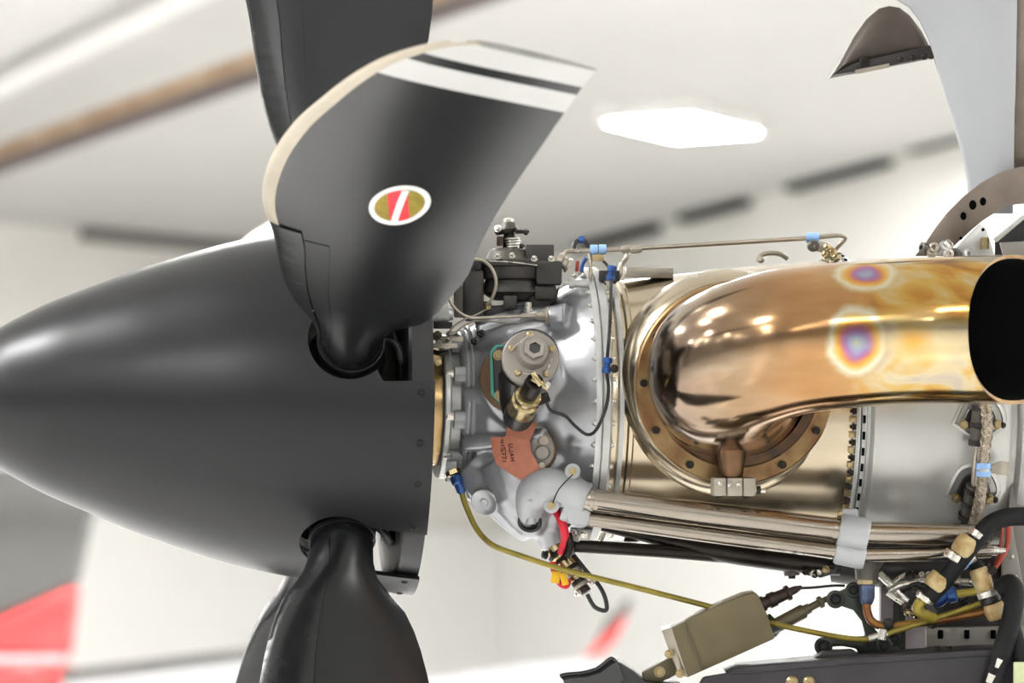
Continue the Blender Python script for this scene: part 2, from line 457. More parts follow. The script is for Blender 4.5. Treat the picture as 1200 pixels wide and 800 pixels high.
# ------------------------------------------------------------------ aircraft parked in the background
def flat_poly(b, pix, dist, th, mi=0):
    b.mi = mi
    fr = [ray_d(x, y, dist) for x, y in pix]
    b.prism(fr, [p + V((0.10, 1, 0)).normalized() * th for p in fr])
at_ = thing('parked_aircraft', 'red and dark grey aircraft tail parked behind the spinner', 'aircraft', ray_d(20, 930, 23), world=True)
b = B(); flat_poly(b, [(-160, 560), (30, 545), (110, 572), (104, 610), (88, 683), (-160, 790)], 23, 0.14)
b.part('fin', 'black_paint', at_, world=True, bevel=0.03)
b = B(); flat_poly(b, [(-160, 792), (88, 684), (78, 768), (-160, 768)], 22.98, 0.18)
b.part('fin_root', 'red_paint', at_, world=True, bevel=0.03)
b = B(); flat_poly(b, [(-160, 775), (70, 775), (66, 960), (-160, 960)], 22.9, 0.5)
b.part('tail_cone', 'red_paint', at_, world=True, bevel=0.05)
b = B(); flat_poly(b, [(-160, 767), (72, 767), (72, 775), (-160, 775)], 22.95, 0.22)
b.part('fillet_stripe', 'white_paint', at_, world=True)
p0, p1 = ray_d(76, 792, 22.8), ray_d(330, 762, 24.5)
b = B(); nx = V((0, 0, 0.05)); bk = V((-0.25, 0.95, 0))
b.prism([p0 + nx * .3, p0 - nx * .3, p0 + bk - nx * 1.2 - V((0, .2, .55)), p0 + bk + nx - V((0, 0, .5))], [p1 + nx * .3, p1 - nx * .3, p1 + bk * .7 - nx - V((0, .2, .5)), p1 + bk * .7 + nx - V((0, 0, .45))])
b.part('tailplane', 'white_paint', at_, world=True, bevel=0.02)
b = B(); b.tube([p0, (p0 + p1) / 2, p1], 0.03, 10, 2); b.part('leading_edge', 'black_paint', at_, world=True)
aw = thing('parked_aircraft', 'far aircraft wing with a red and black winglet', 'aircraft', ray_d(650, 880, 27), world=True)
b = B(); flat_poly(b, [(684, 771), (700, 768), (722, 748), (737, 715), (729, 718)], 27, 0.07); b.part('winglet', 'red_paint', aw, world=True, bevel=0.01)
b = B(); flat_poly(b, [(696, 756), (738, 714), (741, 701), (733, 703), (710, 727)], 26.97, 0.10); b.part('winglet_edge', 'black_paint', aw, world=True, bevel=0.01)
b = B(); flat_poly(b, [(470, 800), (560, 786), (640, 776), (700, 770), (700, 782), (640, 812), (470, 880)], 27, 0.6); b.part('wing', 'white_paint', aw, world=True, bevel=0.02)

# ------------------------------------------------------------------ propeller
XP = 393.0
prop = thing('propeller', 'black propeller with pointed spinner on the engine nose', 'propeller', ax(XP))
SPIN = [(-69, 4), (-66, 14), (-55, 31), (-40, 48), (-20, 67), (0, 82), (30, 98.5), (60, 113), (100, 129), (150, 148.5), (195, 164), (245, 180), (292, 192), (345, 202), (400, 210), (450, 217), (486, 221)]
def spin_r(px):
    for (a, ra), (b_, rb) in zip(SPIN, SPIN[1:]):
        if a <= px <= b_: return ra + (rb - ra) * (px - a) / (b_ - a)
    return 221
def smooth_prof(P, sub=4):
    return [(v.x, max(v.y, 0.01)) for v in cat_rom([V((a, r, 0)) for a, r in P], sub)]
ANG0 = 21.7
BANG = [ANG0 + 72 * k for k in range(5)]
out = smooth_prof(SPIN)
b = B(); inner = [(p, max(r - 5, 0.01)) for p, r in reversed(out) if p > -50]
b.lathe(E0, AFT, [(U(p), r) for p, r in out + inner], 160, ref=NEAR, cap=True)
spinner = b.part('spinner', 'spinner_paint', prop, sharp=40)
# blade openings: round socket running back to the spinner's edge
cut = B()
for a in BANG:
    o = ax(XP - 1); d = rad(a); t_ = rad(a + 90)
    rr = 48
    pts = []
    for k in range(25):
        th = math.radians(52 + (308 - 52) * k / 24)
        pts.append((rr * math.cos(th), rr * math.sin(th)))
    pts += [(36, -51), (150, -53), (150, 35)]
    lo_ = [o + AFT * x + t_ * y + d * 120 for x, y in pts]
    cut.prism(lo_, [p + d * 160 for p in lo_])
cobj = bpy.data.objects.new('cutter', cut.mesh('cutter', 'spinner_paint', LOC[prop.name])); C.objects.link(cobj)
cobj.parent = prop
md = spinner.modifiers.new('b', 'BOOLEAN'); md.operation = 'DIFFERENCE'; md.object = cobj; md.solver = 'EXACT'
bake(spinner, [cobj]); spinner.data.shade_smooth(); spinner.data.set_sharp_from_angle(angle=math.radians(32))
b = B(); b.elathe([(462, 60), (458, 60), (458, 207), (461, 211), (485, 213.5), (485, 208), (464, 206), (464, 60)], 128, cap=False)
bulk = b.part('bulkhead', 'dark_paint', prop, sharp=30)
for k in range(5):
    for py in (460, 519, 567, 617):
        px = 497 - (py - 460) * 0.06
        p, n = sp(px, py, 219)
        w = p - E0; ang = math.degrees(math.atan2(w.dot(UP), w.dot(NEAR))) + 72 * k
        put('dome', 'black', prop, eng(470.5, 218.6, ang), rad(ang), 1.05, 'screw')
b = B(); b.elathe([(300, 40), (310, 95), (345, 128), (395, 135), (430, 128), (452, 96), (460, 70)], 64); b.part('hub', 'hub_alu', prop)
for a in BANG:
    b = B(); b.lathe(ax(XP), rad(a), [(100, 44), (150, 44), (154, 41), (170, 41), (176, 36), (190, 35)], 40); b.part('blade_clamp', 'dark_paint', prop)
    d = rad(a + 11); d2_ = rad(a - 10)
    b = B(); b.tube([ax(425) + rad(a + 3) * 178, ax(445) + rad(a) * 192, ax(452) + rad(a - 6) * 186, ax(455) + rad(a - 9) * 150, ax(458) + rad(a - 10) * 120], 4.2, 10); b.part('deicing_lead', 'rubber', prop)
    b = B(); b.tube([ax(440) + rad(a + 9) * 180, ax(447) + rad(a + 4) * 175, ax(450) + rad(a - 2) * 160, ax(456) + rad(a - 4) * 130], 2.6, 8); b.part('deicing_lead', 'rubber', prop)

# blades
BST = [  # r, leading edge, trailing edge (pixels along the chord from the pitch axis), thickness
    (188, -36, 36, 72), (215, -42, 40, 66), (250, -54, 49, 54), (285, -68, 70, 44), (340, -88, 87, 35), (400, -101, 97, 29), (450, -109, 106, 26),
    (540, -127, 109, 22), (640, -126, 118, 19), (740, -109, 130, 16.5), (820, -84, 141, 14.5), (880, -62, 149, 13), (930, -38, 156, 11.5),
    (965, -14, 161, 10), (990, 8, 165, 8.5), (1008, 30, 168, 7), (1018, 50, 170, 5.5)]
BETA_R, BETA_T = 12.0, 12.5
def bst(r):
    P = BST
    if r <= P[0][0]: return P[0][1:]
    for i in range(len(P) - 1):
        if P[i][0] <= r <= P[i + 1][0] + 1e-6:
            t = (r - P[i][0]) / (P[i + 1][0] - P[i][0])
            p0 = P[max(i - 1, 0)]; p1 = P[i]; p2 = P[i + 1]; p3 = P[min(i + 2, len(P) - 1)]
            o = []
            for j in (1, 2, 3):
                m1 = (p2[j] - p0[j]) / (p2[0] - p0[0]) * (p2[0] - p1[0]); m2 = (p3[j] - p1[j]) / (p3[0] - p1[0]) * (p2[0] - p1[0])
                o.append((2 * t**3 - 3 * t**2 + 1) * p1[j] + (t**3 - 2 * t**2 + t) * m1 + (-2 * t**3 + 3 * t**2) * p2[j] + (t**3 - t**2) * m2)
            return tuple(o)
    return P[-1][1:]
def sec(r, s):
    """section point: s in -1..1, sign = face, |s| = chord fraction from the leading edge"""
    le, te, th = bst(r)
    c = te - le; f = abs(s); sg = 1 if s >= 0 else -1
    yt = th * (1.4845 * math.sqrt(f) - 0.63 * f - 1.758 * f * f + 1.4215 * f**3 - 0.5075 * f**4)
    cam_ = 0.004 * c * 4 * f * (1 - f)
    x, y = le + c * f, sg * yt * (1 if sg > 0 else 0.8) + cam_
    w = min(1, max(0, (r - 205) / 95)); w = w * w * (3 - 2 * w)
    if w < 1:
        a = PI * (1 - f); cx, cy = (le + te) / 2 + 36 * math.cos(a), sg * 36 * math.sin(a)
        x, y = cx + (x - cx) * w, cy + (y - cy) * w
    return x, y
def bpt(ang, r, s, off=0.0):
    x, y = sec(r, s)
    if off:
        e = 0.004; s0 = max(-1, s - e); s1 = min(1, s + e)
        xa, ya = sec(r, s0); xb, yb = sec(r, s1)
        nx_, ny_ = -(yb - ya), (xb - xa); l = math.hypot(nx_, ny_) or 1
        x, y = x + nx_ / l * off, y + ny_ / l * off
    be = math.radians(BETA_R + (BETA_T - BETA_R) * min(1, max(0, (r - 200) / 800)))
    d = rad(ang); t = -AFT.cross(d) if AFT.cross(d).dot(rad(ang + 90)) < 0 else AFT.cross(d)
    cd = AFT * math.cos(be) - t * math.sin(be); nd = AFT * math.sin(be) + t * math.cos(be)
    return ax(XP) + d * r + cd * x + nd * y
def sgrid(n): return [((k / n) ** 1.8) for k in range(n + 1)]
S_UP = sgrid(22)
LOOP = [-s for s in reversed(S_UP[1:])] + S_UP[:-1] + [1.0]
RST = [188, 200, 215, 232, 250, 270, 290, 315, 340, 370, 400, 430, 460, 486, 520, 560, 600, 650, 700, 750, 800, 840, 880, 906, 928, 951, 961, 971, 985, 997, 1006, 1013, 1018]
def patch(b, ang, r0, r1, s0, s1, off, nr=14, ns=12, rib=None):
    rows = []
    for i in range(nr + 1):
        r = r0 + (r1 - r0) * i / nr
        rows.append([bpt(ang, r, s0 + (s1 - s0) * k / ns, off + (rib(i, nr, k, ns) if rib else 0)) for k in range(ns + 1)])
    top = rows
    low = [[bpt(ang, r0 + (r1 - r0) * i / nr, s0 + (s1 - s0) * k / ns, -0.6) for k in range(ns + 1)] for i in range(nr + 1)]
    ti = [[b.add(p) for p in row] for row in top]; li = [[b.add(p) for p in row] for row in low]
    for i in range(nr):
        for k in range(ns):
            b.face(ti[i][k], ti[i][k + 1], ti[i + 1][k + 1], ti[i + 1][k])
    for i in range(nr):
        b.face(ti[i][0], ti[i + 1][0], li[i + 1][0], li[i][0]); b.face(ti[i][ns], li[i][ns], li[i + 1][ns], ti[i + 1][ns])
    for k in range(ns):
        b.face(ti[0][k], li[0][k], li[0][k + 1], ti[0][k + 1]); b.face(ti[nr][k], ti[nr][k + 1], li[nr][k + 1], li[nr][k])
blades = []
for bi, a in enumerate(BANG):
    b = B()
    idx = [[b.add(bpt(a, r, s)) for s in LOOP] for r in RST]
    n = len(LOOP)
    for i in range(len(RST) - 1):
        rm = (RST[i] + RST[i + 1]) / 2
        b.mi = 1 if (906 < rm < 951 or 971 < rm < 1014) else 2 if rm > 1014 else 0
        for k in range(n - 1): b.face(idx[i][k], idx[i][k + 1], idx[i + 1][k + 1], idx[i + 1][k])
        b.face(idx[i][n - 1], idx[i][0], idx[i + 1][0], idx[i + 1][n - 1])
    b.mi = 0; b.face(*reversed(idx[0])); b.mi = 2; b.face(*idx[-1])
    bl = b.part('blade', ['blade_paint', 'blade_white', 'tip_grey'], prop, sharp=45); blades.append(bl)
    b = B(); patch(b, a, 487, 1017, -0.06, 0.06, 0.9, 34, 12); b.part('erosion_strip', 'erosion_strip', bl, sharp=50)
    def rib(i, nr, k, ns):
        f = i / nr
        return 0.14 * math.sin(i * 2.1) * (0.3 + 0.7 * (f < 0.75)) * (1 if 2 < k < ns - 2 else 0.2)
    b = B(); patch(b, a, 222, 489, -0.17, 0.28, 2.2, 48, 18, rib); b.part('deicing_boot', 'boot_rubber', bl, sharp=60)
    b = B(); patch(b, a, 226, 470, -0.30, -0.176, 0.7, 20, 3); patch(b, a, 226, 470, 0.286, 0.36, 0.7, 20, 3); 
    b.part('boot_seal', 'blade_paint', bl, sharp=50)
    b = B(); b.lathe(ax(XP), rad(a), [(196, 37.2), (196, 38.4), (201, 38.6), (201, 37)], 40, cap=False); b.part('root_band', 'dark_paint', bl)
# oval maker's emblem on the face of the blade that points at the viewer
def find(ang, px, py, sg):
    best = None; rr0, rr1, s0, s1 = 300., 1000., 0.02, 0.98
    for it in range(7):
        for i in range(13):
            for k in range(13):
                r = rr0 + (rr1 - rr0) * i / 12; s = (s0 + (s1 - s0) * k / 12)
                q = proj(bpt(ang, r, sg * s)); e = (q[0] - px)**2 + (q[1] - py)**2
                if best is None or e < best[0]: best = (e, r, s)
        dr = (rr1 - rr0) / 6; ds = (s1 - s0) / 6
        rr0, rr1, s0, s1 = best[1] - dr, best[1] + dr, max(.01, best[2] - ds), min(.99, best[2] + ds)
    return best[1], sg * best[2]
ea = BANG[0]
er, es = find(ea, 468, 240, -1)
q = proj(bpt(ea, er, es)); qr = proj(bpt(ea, er + 5, es)); qs = proj(bpt(ea, er, es + 0.02))
J = M(((qr[0] - q[0], qs[0] - q[0]), (qr[1] - q[1], qs[1] - q[1]))).inverted()
def epoint(dx, dy, off):
    v = J @ V((dx, dy)); return bpt(ea, er + v[0] * 5, es + v[1] * 0.02, -off if es > 0 else off)
TL = math.radians(-11)
def el_rows(b, A_, B_, lo, hi, off, n=18):
    """rows across an ellipse (semi-axes A_, B_, tilted), clipped to lo(v)..hi(v) in its own pixels"""
    rows = []
    for i in range(n + 1):
        v = B_ * math.sin(-PI / 2 + PI * i / n); w = A_ * math.sqrt(max(0, 1 - (v / B_)**2))
        u0, u1 = max(-w, lo(v)), min(w, hi(v))
        if u1 <= u0: u0 = u1 = (u0 + u1) / 2
        rows.append([u0 + (u1 - u0) * k / 6 for k in range(7)] + [v])
    id_ = []
    for row in rows:
        v = row[-1]
        id_.append([b.add(epoint(u * math.cos(TL) - v * math.sin(TL), u * math.sin(TL) + v * math.cos(TL), off)) for u in row[:-1]])
    for i in range(n):
        for k in range(6): b.face(id_[i][k], id_[i][k + 1], id_[i + 1][k + 1], id_[i + 1][k])
INF = 1e3
mat('emblem_gold', '#a08c34', 0.3, 0.4, 0.15, 60); mat('emblem_red', '#ee3a45', 0.0, 0.4); mat('emblem_white', '#ecebe8', 0.0, 0.4)
b = B(); el_rows(b, 37, 22.5, lambda v: -INF, lambda v: INF, 0.5); emb = b.part('emblem', 'emblem_white', blades[0]); 
emb['label'] = 'oval gold, red and white maker emblem'
b = B(); b.mi = 0; el_rows(b, 30, 17.5, lambda v: -INF, lambda v: INF, 0.8)
b.mi = 1; el_rows(b, 30, 17.5, lambda v: -13 - v * .12, lambda v: 11 - v * .12, 1.1)
b.mi = 2; el_rows(b, 30, 17.5, lambda v: -4.5 - v * .62, lambda v: 5 - v * .62, 1.4)
eo = b.part('emblem_print', ['emblem_gold', 'emblem_red', 'emblem_white'], prop); eo.parent = blades[0]

# ------------------------------------------------------------------ the engine
def un(px, r):
    """axis station whose near-most rim point (radius r) is seen at px"""
    u = px
    for _ in range(6): u += px - proj(eng(u, r, 0))[0]
    return u
def nl(b, prof, seg=96, cap=True):
    return b.elathe([(un(p, r), r) for p, r in prof], seg, cap)
GRP = 'flange bolts'
# --- reduction gearbox
gb = thing('reduction_gearbox', 'light grey cast gearbox between the spinner and the exhaust case', 'gearbox', ax(620))
b = B()
b.elathe([(532, 60), (532, 86), (548, 92), (560, 99), (585, 106), (615, 117), (645, 134), (668, 150), (680, 157), (684, 157), (684, 60)], 72)
# boss under the tacho unit, side bosses and the sump lobe
b.lathe(F(618, 446, 60), F(612, 452, 120) - F(618, 446, 60), [(0, 56), (30, 53), (52, 50), (60, 47)], 40)
b.lathe(F(632, 528, 60), F(634, 528, 120) - F(632, 528, 60), [(0, 40), (48, 34), (56, 30)], 32)
b.tube([F(615, 372, 62), F(640, 372, 74), F(666, 371, 82)], [11, 12, 17], 20, 3)
b.tube([F(560, 400, 70), F(600, 392, 86), F(640, 380, 80)], [10, 14, 14], 16, 3)
b.tube([F(545, 520, 92), F(590, 516, 110), F(640, 508, 132)], [10, 9, 8], 14, 3)
b.tube([F(545, 462, 92), F(575, 460, 104), F(600, 452, 120)], [9, 9, 8], 14, 3)
b.tube([F(668, 560, 70), F(672, 540, 100), F(676, 515, 132)], [14, 11, 8], 14, 3)
b.tube([F(552, 545, 70), F(580, 575, 78), F(606, 612, 78), F(622, 626, 76)], [24, 26, 16, 11], 20, 4)
b.tube([F(600, 540, 78), F(615, 580, 88), F(626, 612, 84), F(630, 624, 80)], [44, 40, 24, 14], 24, 4)
b.tube([F(640, 560, 70), F(648, 595, 82), F(650, 618, 80)], [34, 26, 18], 24, 4)
b.tube([F(560, 548, 52), F(600, 560, 60), F(650, 570, 60)], [40, 44, 40], 24, 4)
b.tube([F(641, 618, 82), F(650, 640, 84)], [17, 16], 20, 1)
b.tube([F(560, 390, 40), F(600, 380, 40), F(640, 370, 30)], [24, 26, 30], 20, 3)
gcase = b.part('casing', 'cast_grey', gb)
remesh(gcase, 2.2, 6)
b = B(); b.lathe(E0, AFT, [(U(498), 60), (U(498), 70), (U(512), 70), (U(512), 60)], 72, ref=NEAR); b.part('shaft_seal', 'bronze_ring', gb)
b = B(); nl(b, [(521, 60), (521, 82), (523, 84), (528, 84), (530, 82), (530, 74), (545, 76), (545, 60)], 96); nfl = b.part('nose_flange', 'flange_alu', gb)
b = B(); nl(b, [(546, 60), (546, 90), (549, 92), (550.5, 92), (551, 88), (553, 88), (553.5, 94), (556, 95), (558, 92), (558, 60)], 96); b.part('nose_ring', 'cast_light', gb)
for k in range(10):
    a = 29 - 36.5 * k if k < 3 else 29 + 36 * (10 - k)
    p = eng(un(532, 80), 80, a)
    put('cap', 'steel', nfl, p, -AFT, 1.12, 'bolt')
    b = B(); b.box(eng(un(540, 82), 82, a - 6), 8, 6, 5, AFT, rad(a)); b.part('flange_lug', 'cast_light', nfl, bevel=1.5)
    b = B(); b.lathe(eng(un(541, 82), 82, a), -AFT, [(-6, 8), (8, 7.5), (9, 6)], 16); b.part('bolt_boss', 'cast_light', nfl)
# joint flange between gearbox and exhaust case
b = B(); nl(b, [(699, 150), (699, 165), (703, 166), (706, 166), (706.6, 163), (707.4, 163), (708, 167), (716, 167), (718, 165), (718, 140)], 144); jf = b.part('joint_flange', 'flange_alu', gb)
for k in range(40):
    a = 4 + 9 * k
    put('nut', 'steel', jf, eng(un(699, 160), 160.5, a), -AFT, 0.72, 'bolt')
    put('hex', 'steel', jf, eng(un(718, 160), 161, a), AFT, 0.62, 'bolt')
# small dished cover low on the casing
b = B(); p = F(568, 588, 100); d = (V((-0.35, -0.7, -0.35))).normalized()
b.lathe(p, d, [(-4, 17), (1, 17), (2, 15.5), (0.5, 12), (0.5, 5), (2, 4)], 32, sx=1.0); b.part('cover_plate', 'cast_grey', gb)
# gear reference fittings along the top of the case
b = B(); b.tube([F(644, 370, 96), F(660, 369, 98)], 10.5, 20, 1); b.part('cable_boss', 'cast_grey', gb, bevel=1)
b = B(); b.lathe(F(645, 370, 96), -X1, [(0, 8), (3, 10.5), (5, 10.5), (6, 6), (16, 5.2), (17, 3.5), (34, 3.2)], 16); b.part('cable_fitting', 'bracket_beige', gb)
# copper coloured tag with handwritten characters
tg = thing('metal_tag', 'copper coloured metal tag with dark handwritten characters on the gearbox', 'tag', F(605, 560, 128))
pix = [(575, 512), (592, 511.5), (595, 497), (628, 494), (629, 499), (621, 516), (622, 528), (630, 543), (634, 552), (612, 563), (598, 555), (582, 544), (577, 530)]
def tagn(x, y): return 124 + (x - 575) * 0.36 - max(0, y - 515) * 0.12
b = B(); fr = [F(x, y, tagn(x, y)) for x, y in pix]; b.prism(fr, [p + V((0, 2.2, 0)) for p in fr]); b.part('plate', 'tag_copper', tg, flat=True)
def strokes(b, segs, ox, oy, w, h, vx, vy):
    for (x0, y0, x1, y1) in segs:
        p = (ox + vx[0] * x0 * w + vy[0] * y0 * h, oy + vx[1] * x0 * w + vy[1] * y0 * h)
        q_ = (ox + vx[0] * x1 * w + vy[0] * y1 * h, oy + vx[1] * x1 * w + vy[1] * y1 * h)
        b.tube([F(*p, tagn(*p) + 0.8), F(*q_, tagn(*q_) + 0.8)], 0.45, 5, 1)
GL = {'U': ((0, 0, 0, 1), (0, 1, 1, 1), (1, 1, 1, 0)), 'J': ((1, 0, 1, 1), (1, 1, 0, 1), (0, 1, 0, .7)), 'A': ((0, 1, .5, 0), (.5, 0, 1, 1), (.2, .6, .8, .6)), 'H': ((0, 0, 0, 1), (1, 0, 1, 1), (0, .5, 1, .5)),
      '4': ((0, 0, 0, .6), (0, .6, 1, .6), (.8, .2, .8, 1)), '1': ((.5, 0, .5, 1),), '5': ((1, 0, 0, 0), (0, 0, 0, .5), (0, .5, 1, .6), (1, .6, 1, 1), (1, 1, 0, 1)), '7': ((0, 0, 1, 0), (1, 0, .4, 1))}
vx, vy = (0.12, 1.0), (-1.0, 0.12)
for row, (ox, oy) in (('UJAH', (600.5, 520)), ('415771', (590.5, 515.5))):
    for k, ch in enumerate(row):
        b = B(); st = 5.4 if row == 'UJAH' else 4.6
        strokes(b, GL[ch], ox + vx[0] * k * st, oy + vx[1] * k * st, 3.4, 4.6, vx, vy); b.part('letter', 'tag_ink', tg)
# blanking cover beside the tag
cv = thing('blanking_cover', 'small grey diamond cover with two studs beside the copper tag', 'cover', F(635, 548, 120))
N1 = (F(636, 528, 200) - F(633, 530, 118)).normalized()
def oval(cx, cy, n, w, h, tilt, k=28, pw=1.6):
    P = []
    for i in range(k):
        a = 2 * PI * i / k; c, s_ = math.cos(a), math.sin(a)
        x = w * (abs(c) ** pw) * (1 if c > 0 else -1) if pw > 1 else w * c; y = h * s_
        P.append(F(cx + x * math.cos(tilt) - y * math.sin(tilt), cy + x * math.sin(tilt) + y * math.cos(tilt), n))
    return P
P_ = oval(634, 529, 128, 19, 27, 0.12); b = B(); b.prism(P_, [p + V((0, 14, 0)) for p in P_]); b.part('gasket', 'gasket_brown', cv, bevel=1)
P_ = oval(634, 528, 134, 16, 24, 0.12); b = B(); b.prism(P_, [p + V((0, 7, 0)) for p in P_]); b.part('body', 'unit_grey', cv, bevel=1.5)
b = B(); b.lathe(F(635.5, 530, 132), VIEW, [(0, 9), (7, 8.6), (9, 7), (9.5, 3)], 24); b.part('dome', 'unit_grey', cv)
for x, y, r in ((637, 516, 6.5), (635, 545, 4.6)):
    b = B(); b.lathe(F(x, y, 132), VIEW, [(0, r), (5, r), (6, r * .8)], 16); b.part('stud', 'bracket_beige', cv)
# --- tacho / torque unit on the gearbox side
tu = thing('torque_sensor', 'round grey sensor unit with brass connector on the gearbox side', 'sensor', F(618, 500, 150))
AXT = (F(624, 414, 230) - F(616, 440, 130)).normalized()
P_ = oval(608, 443, 118, 46, 43, 0.0, 36, 1.0); b = B(); b.prism(P_, [p + V((0, 18, 0)) for p in P_]); b.part('gasket', 'gasket_brown', tu, bevel=1)
P_ = [F(x, y, 132) for x, y in ((574, 412), (580, 404), (600, 404), (604, 440), (602, 476), (586, 474), (575, 462))]; b = B(); b.prism(P_, [p + V((0, 12, 0)) for p in P_]); b.part('teal_gasket', 'gasket_teal', tu, bevel=1)
P_ = [F(x, y, 142) for x, y in ((577, 413), (583, 406), (604, 406), (608, 440), (606, 474), (590, 472), (579, 460))]; b = B(); b.prism(P_, [p + V((0, 10, 0)) for p in P_]); b.part('mounting_foot', 'unit_dark', tu, bevel=2)
for x, y in ((584, 416), (586, 463)): put('hex', 'cad', tu, F(x, y, 142), VIEW, 1.15)
b = B(); b.lathe(F(617, 436, 120), AXT, [(0, 31), (40, 31), (78, 31.5)], 48); b.part('body', 'unit_dark', tu)
b = B(); b.tube([F(606, 440, 140), F(606, 470, 150), F(611, 490, 158)], [22, 20, 18], 24, 4); b.part('connector_housing', 'unit_dark', tu)
b = B(); b.lathe(F(621.5, 421, 196), AXT, [(-4, 33), (4, 33), (6, 31.5), (6.5, 22)], 26); lid = b.part('lid', 'unit_grey', tu, bevel=1)
b = B(); b.lathe(F(624.5, 414, 200), AXT, [(0, 19), (14, 17.5), (16, 16), (16.2, 9)], 40); b.part('boss', 'unit_grey', tu)
b = B(); b.lathe(F(626, 410, 214), AXT, [(0, 12.5), (9, 12.5), (10, 11.5), (10, 7), (3, 6.5)], 6, ref=V((1, 0, .4))); b.part('plug', 'unit_grey', tu)
b = B(); b.lathe(F(626.5, 409, 222), AXT, [(0, 6), (1.6, 6)], 20); b.part('plug_recess', 'unit_dark', tu)
for x, y in ((600, 408), (621, 392), (647, 408), (640, 437), (607, 437)): put('dome', 'cad', lid, F(x, y, 208), AXT, 0.9, 'screw')
for q_ in (((600, 408), (621, 392)), ((640, 437), (647, 420)), ((612, 437), (634, 439))):
    b = B(); b.tube([F(*q_[0], 213), F(*q_[1], 213)], 0.7, 6, 1); b.part('lock_wire', 'bolt_steel', tu)
CD = (F(628, 447, 236) - F(610, 484, 168)).normalized()
b = B(); b.lathe(F(608, 486, 162), CD, [(-8, 17), (8, 17.5), (14, 16)], 32); b.part('collar', 'unit_dark', tu)
b = B(); b.lathe(F(611, 480, 172), CD, [(0, 16.5), (4, 17.5), (22, 16), (24, 13), (30, 13), (31, 15), (36, 15), (37, 13), (40, 13)], 32); b.part('connector_shell', 'connector_brass', tu)
b = B(); b.lathe(F(621, 459, 206), CD, [(0, 11), (22, 11), (26, 10), (26, 6.5), (20, 6)], 28); b.part('connector_plug', 'connector_dark', tu)
b = B(); b.box(F(633, 449, 226), 11, 3, 3, V((.8, 0, -.5)), V((0, 1, 0))); b.part('clamp_bar', 'connector_brass', tu, bevel=1)
b = B(); b.box(F(629, 444, 232), 3, 3, 9, V((.8, 0, .5)), V((0, 1, 0))); b.part('clamp_strap', 'connector_brass', tu, bevel=1)
put('dome', 'steel', tu, F(642, 451, 230), VIEW, 0.8, 'screw')
b = B(); b.box(F(636, 467, 190), 8, 9, 6, V((.8, 0, .3)), V((0, 1, 0))); b.part('backshell', 'connector_dark', tu, bevel=2)
wl = thing('sensor_lead', 'thin black lead looping from the sensor to blue clips on the flange', 'cable', F(690, 512, 170))
b = B(); b.tube([F(640, 470, 195), F(646, 481, 192), F(662, 487, 185), (F(674, 499, 180)), F(688, 509, 176), F(699, 503, 170), F(710, 478, 168), F(713, 455, 168), F(711, 432, 168), F(714, 390, 165), F(716, 345, 130), F(716, 326, 110)], 2.0, 10); b.part('cable', 'wire_black', wl)
for x, y, n, s_ in ((711, 428, 170, 1.0), (716, 320, 108, 1.0)):
    b = B(); b.lathe(F(x - 1, y + 9, n), V((.15, 0, 1)), [(0, 4), (1, 5.2), (6, 5.2), (7, 3.8), (11, 3.8), (12, 5.4), (17, 5.4), (18, 4)], 14); b.part('blue_clip', 'blue_fitting', wl)
b = B(); b.lathe(F(720, 432, 168), VIEW, [(-6, 5), (4, 5), (5, 3)], 10); b.part('clip_nut', 'bolt_dark', wl)

# --- exhaust case and its port
ec = thing('exhaust_case', 'tan stainless steel exhaust case behind the gearbox', 'engine case', ax(830))
b = B(); b.elathe([(690, 100), (694, 150), (702, 151), (708, 149.5), (714, 150.5), (716, 153.5), (720, 153.5), (722, 151.5), (760, 157), (820, 165), (880, 172.5), (930, 178), (962, 181), (966, 181), (966, 100)], 144)
b.part('shell', 'case_tan', ec)
b = B(); b.elathe([(704, 149), (704, 158), (709, 158), (709, 149)], 144, cap=False); b.part('support_ring', 'flange_alu', ec)
b = B(); b.box(eng(752, 164, 80), 28, 12, 6, AFT, NEAR); b.part('pad', 'bracket_beige', ec, bevel=1)
# round exhaust port facing the viewer
PC = F(861, 449, 140); PN = NEAR.copy()
b = B(); b.lathe(PC, PN, [(-50, 132), (-16, 128), (-2, 121), (2, 117), (2, 90)], 96, cap=False); b.part('port_boss', 'case_tan', ec)
b = B(); b.lathe(PC, PN, [(0, 116), (7, 116), (9, 114), (9, 92), (0, 90)], 96, cap=False); ring = b.part('port_ring', 'port_ring', ec)
for k in range(12):
    a = math.radians(1 + 30 * k)
    put('cap', 'dark', ring, PC + PN * 8 + (AFT * math.cos(a) + UP * math.sin(a)) * 107, PN, 1.0)
# --- exhaust stack
mh = bpy.data.materials.new('heat_tint'); mh.use_nodes = True; MATS['heat_tint'] = mh
st = thing('exhaust_stack', 'large bent exhaust pipe of heat tinted polished steel', 'exhaust pipe', F(1000, 470, 240))
path = [F(858, 447, 140), F(853, 442, 172), F(848, 438, 204), F(849, 432, 232), F(861, 423, 256), F(885, 412, 275), F(922, 401, 286), (F(970, 394.5, 291)), F(1040, 389, 293), F(1100, 387, 293), F(1150, 386.5, 292), F(1200, 386, 291)]
RV = [92, 88, 85, 84, 84, 83, 82.5, 81.5, 81, 81.5, 82.5, 83]     # half height
RH = [92, 88, 85, 84, 84, 84, 84, 84, 84, 84, 84, 84]             # half depth
PP = cat_rom(path, 5); nP = len(PP)
def lerp_list(R_, i): t = i / (nP - 1) * (len(R_) - 1); a = int(min(t, len(R_) - 1.001)); return R_[a] + (R_[a + 1] - R_[a]) * (t - a)
SEG = 72
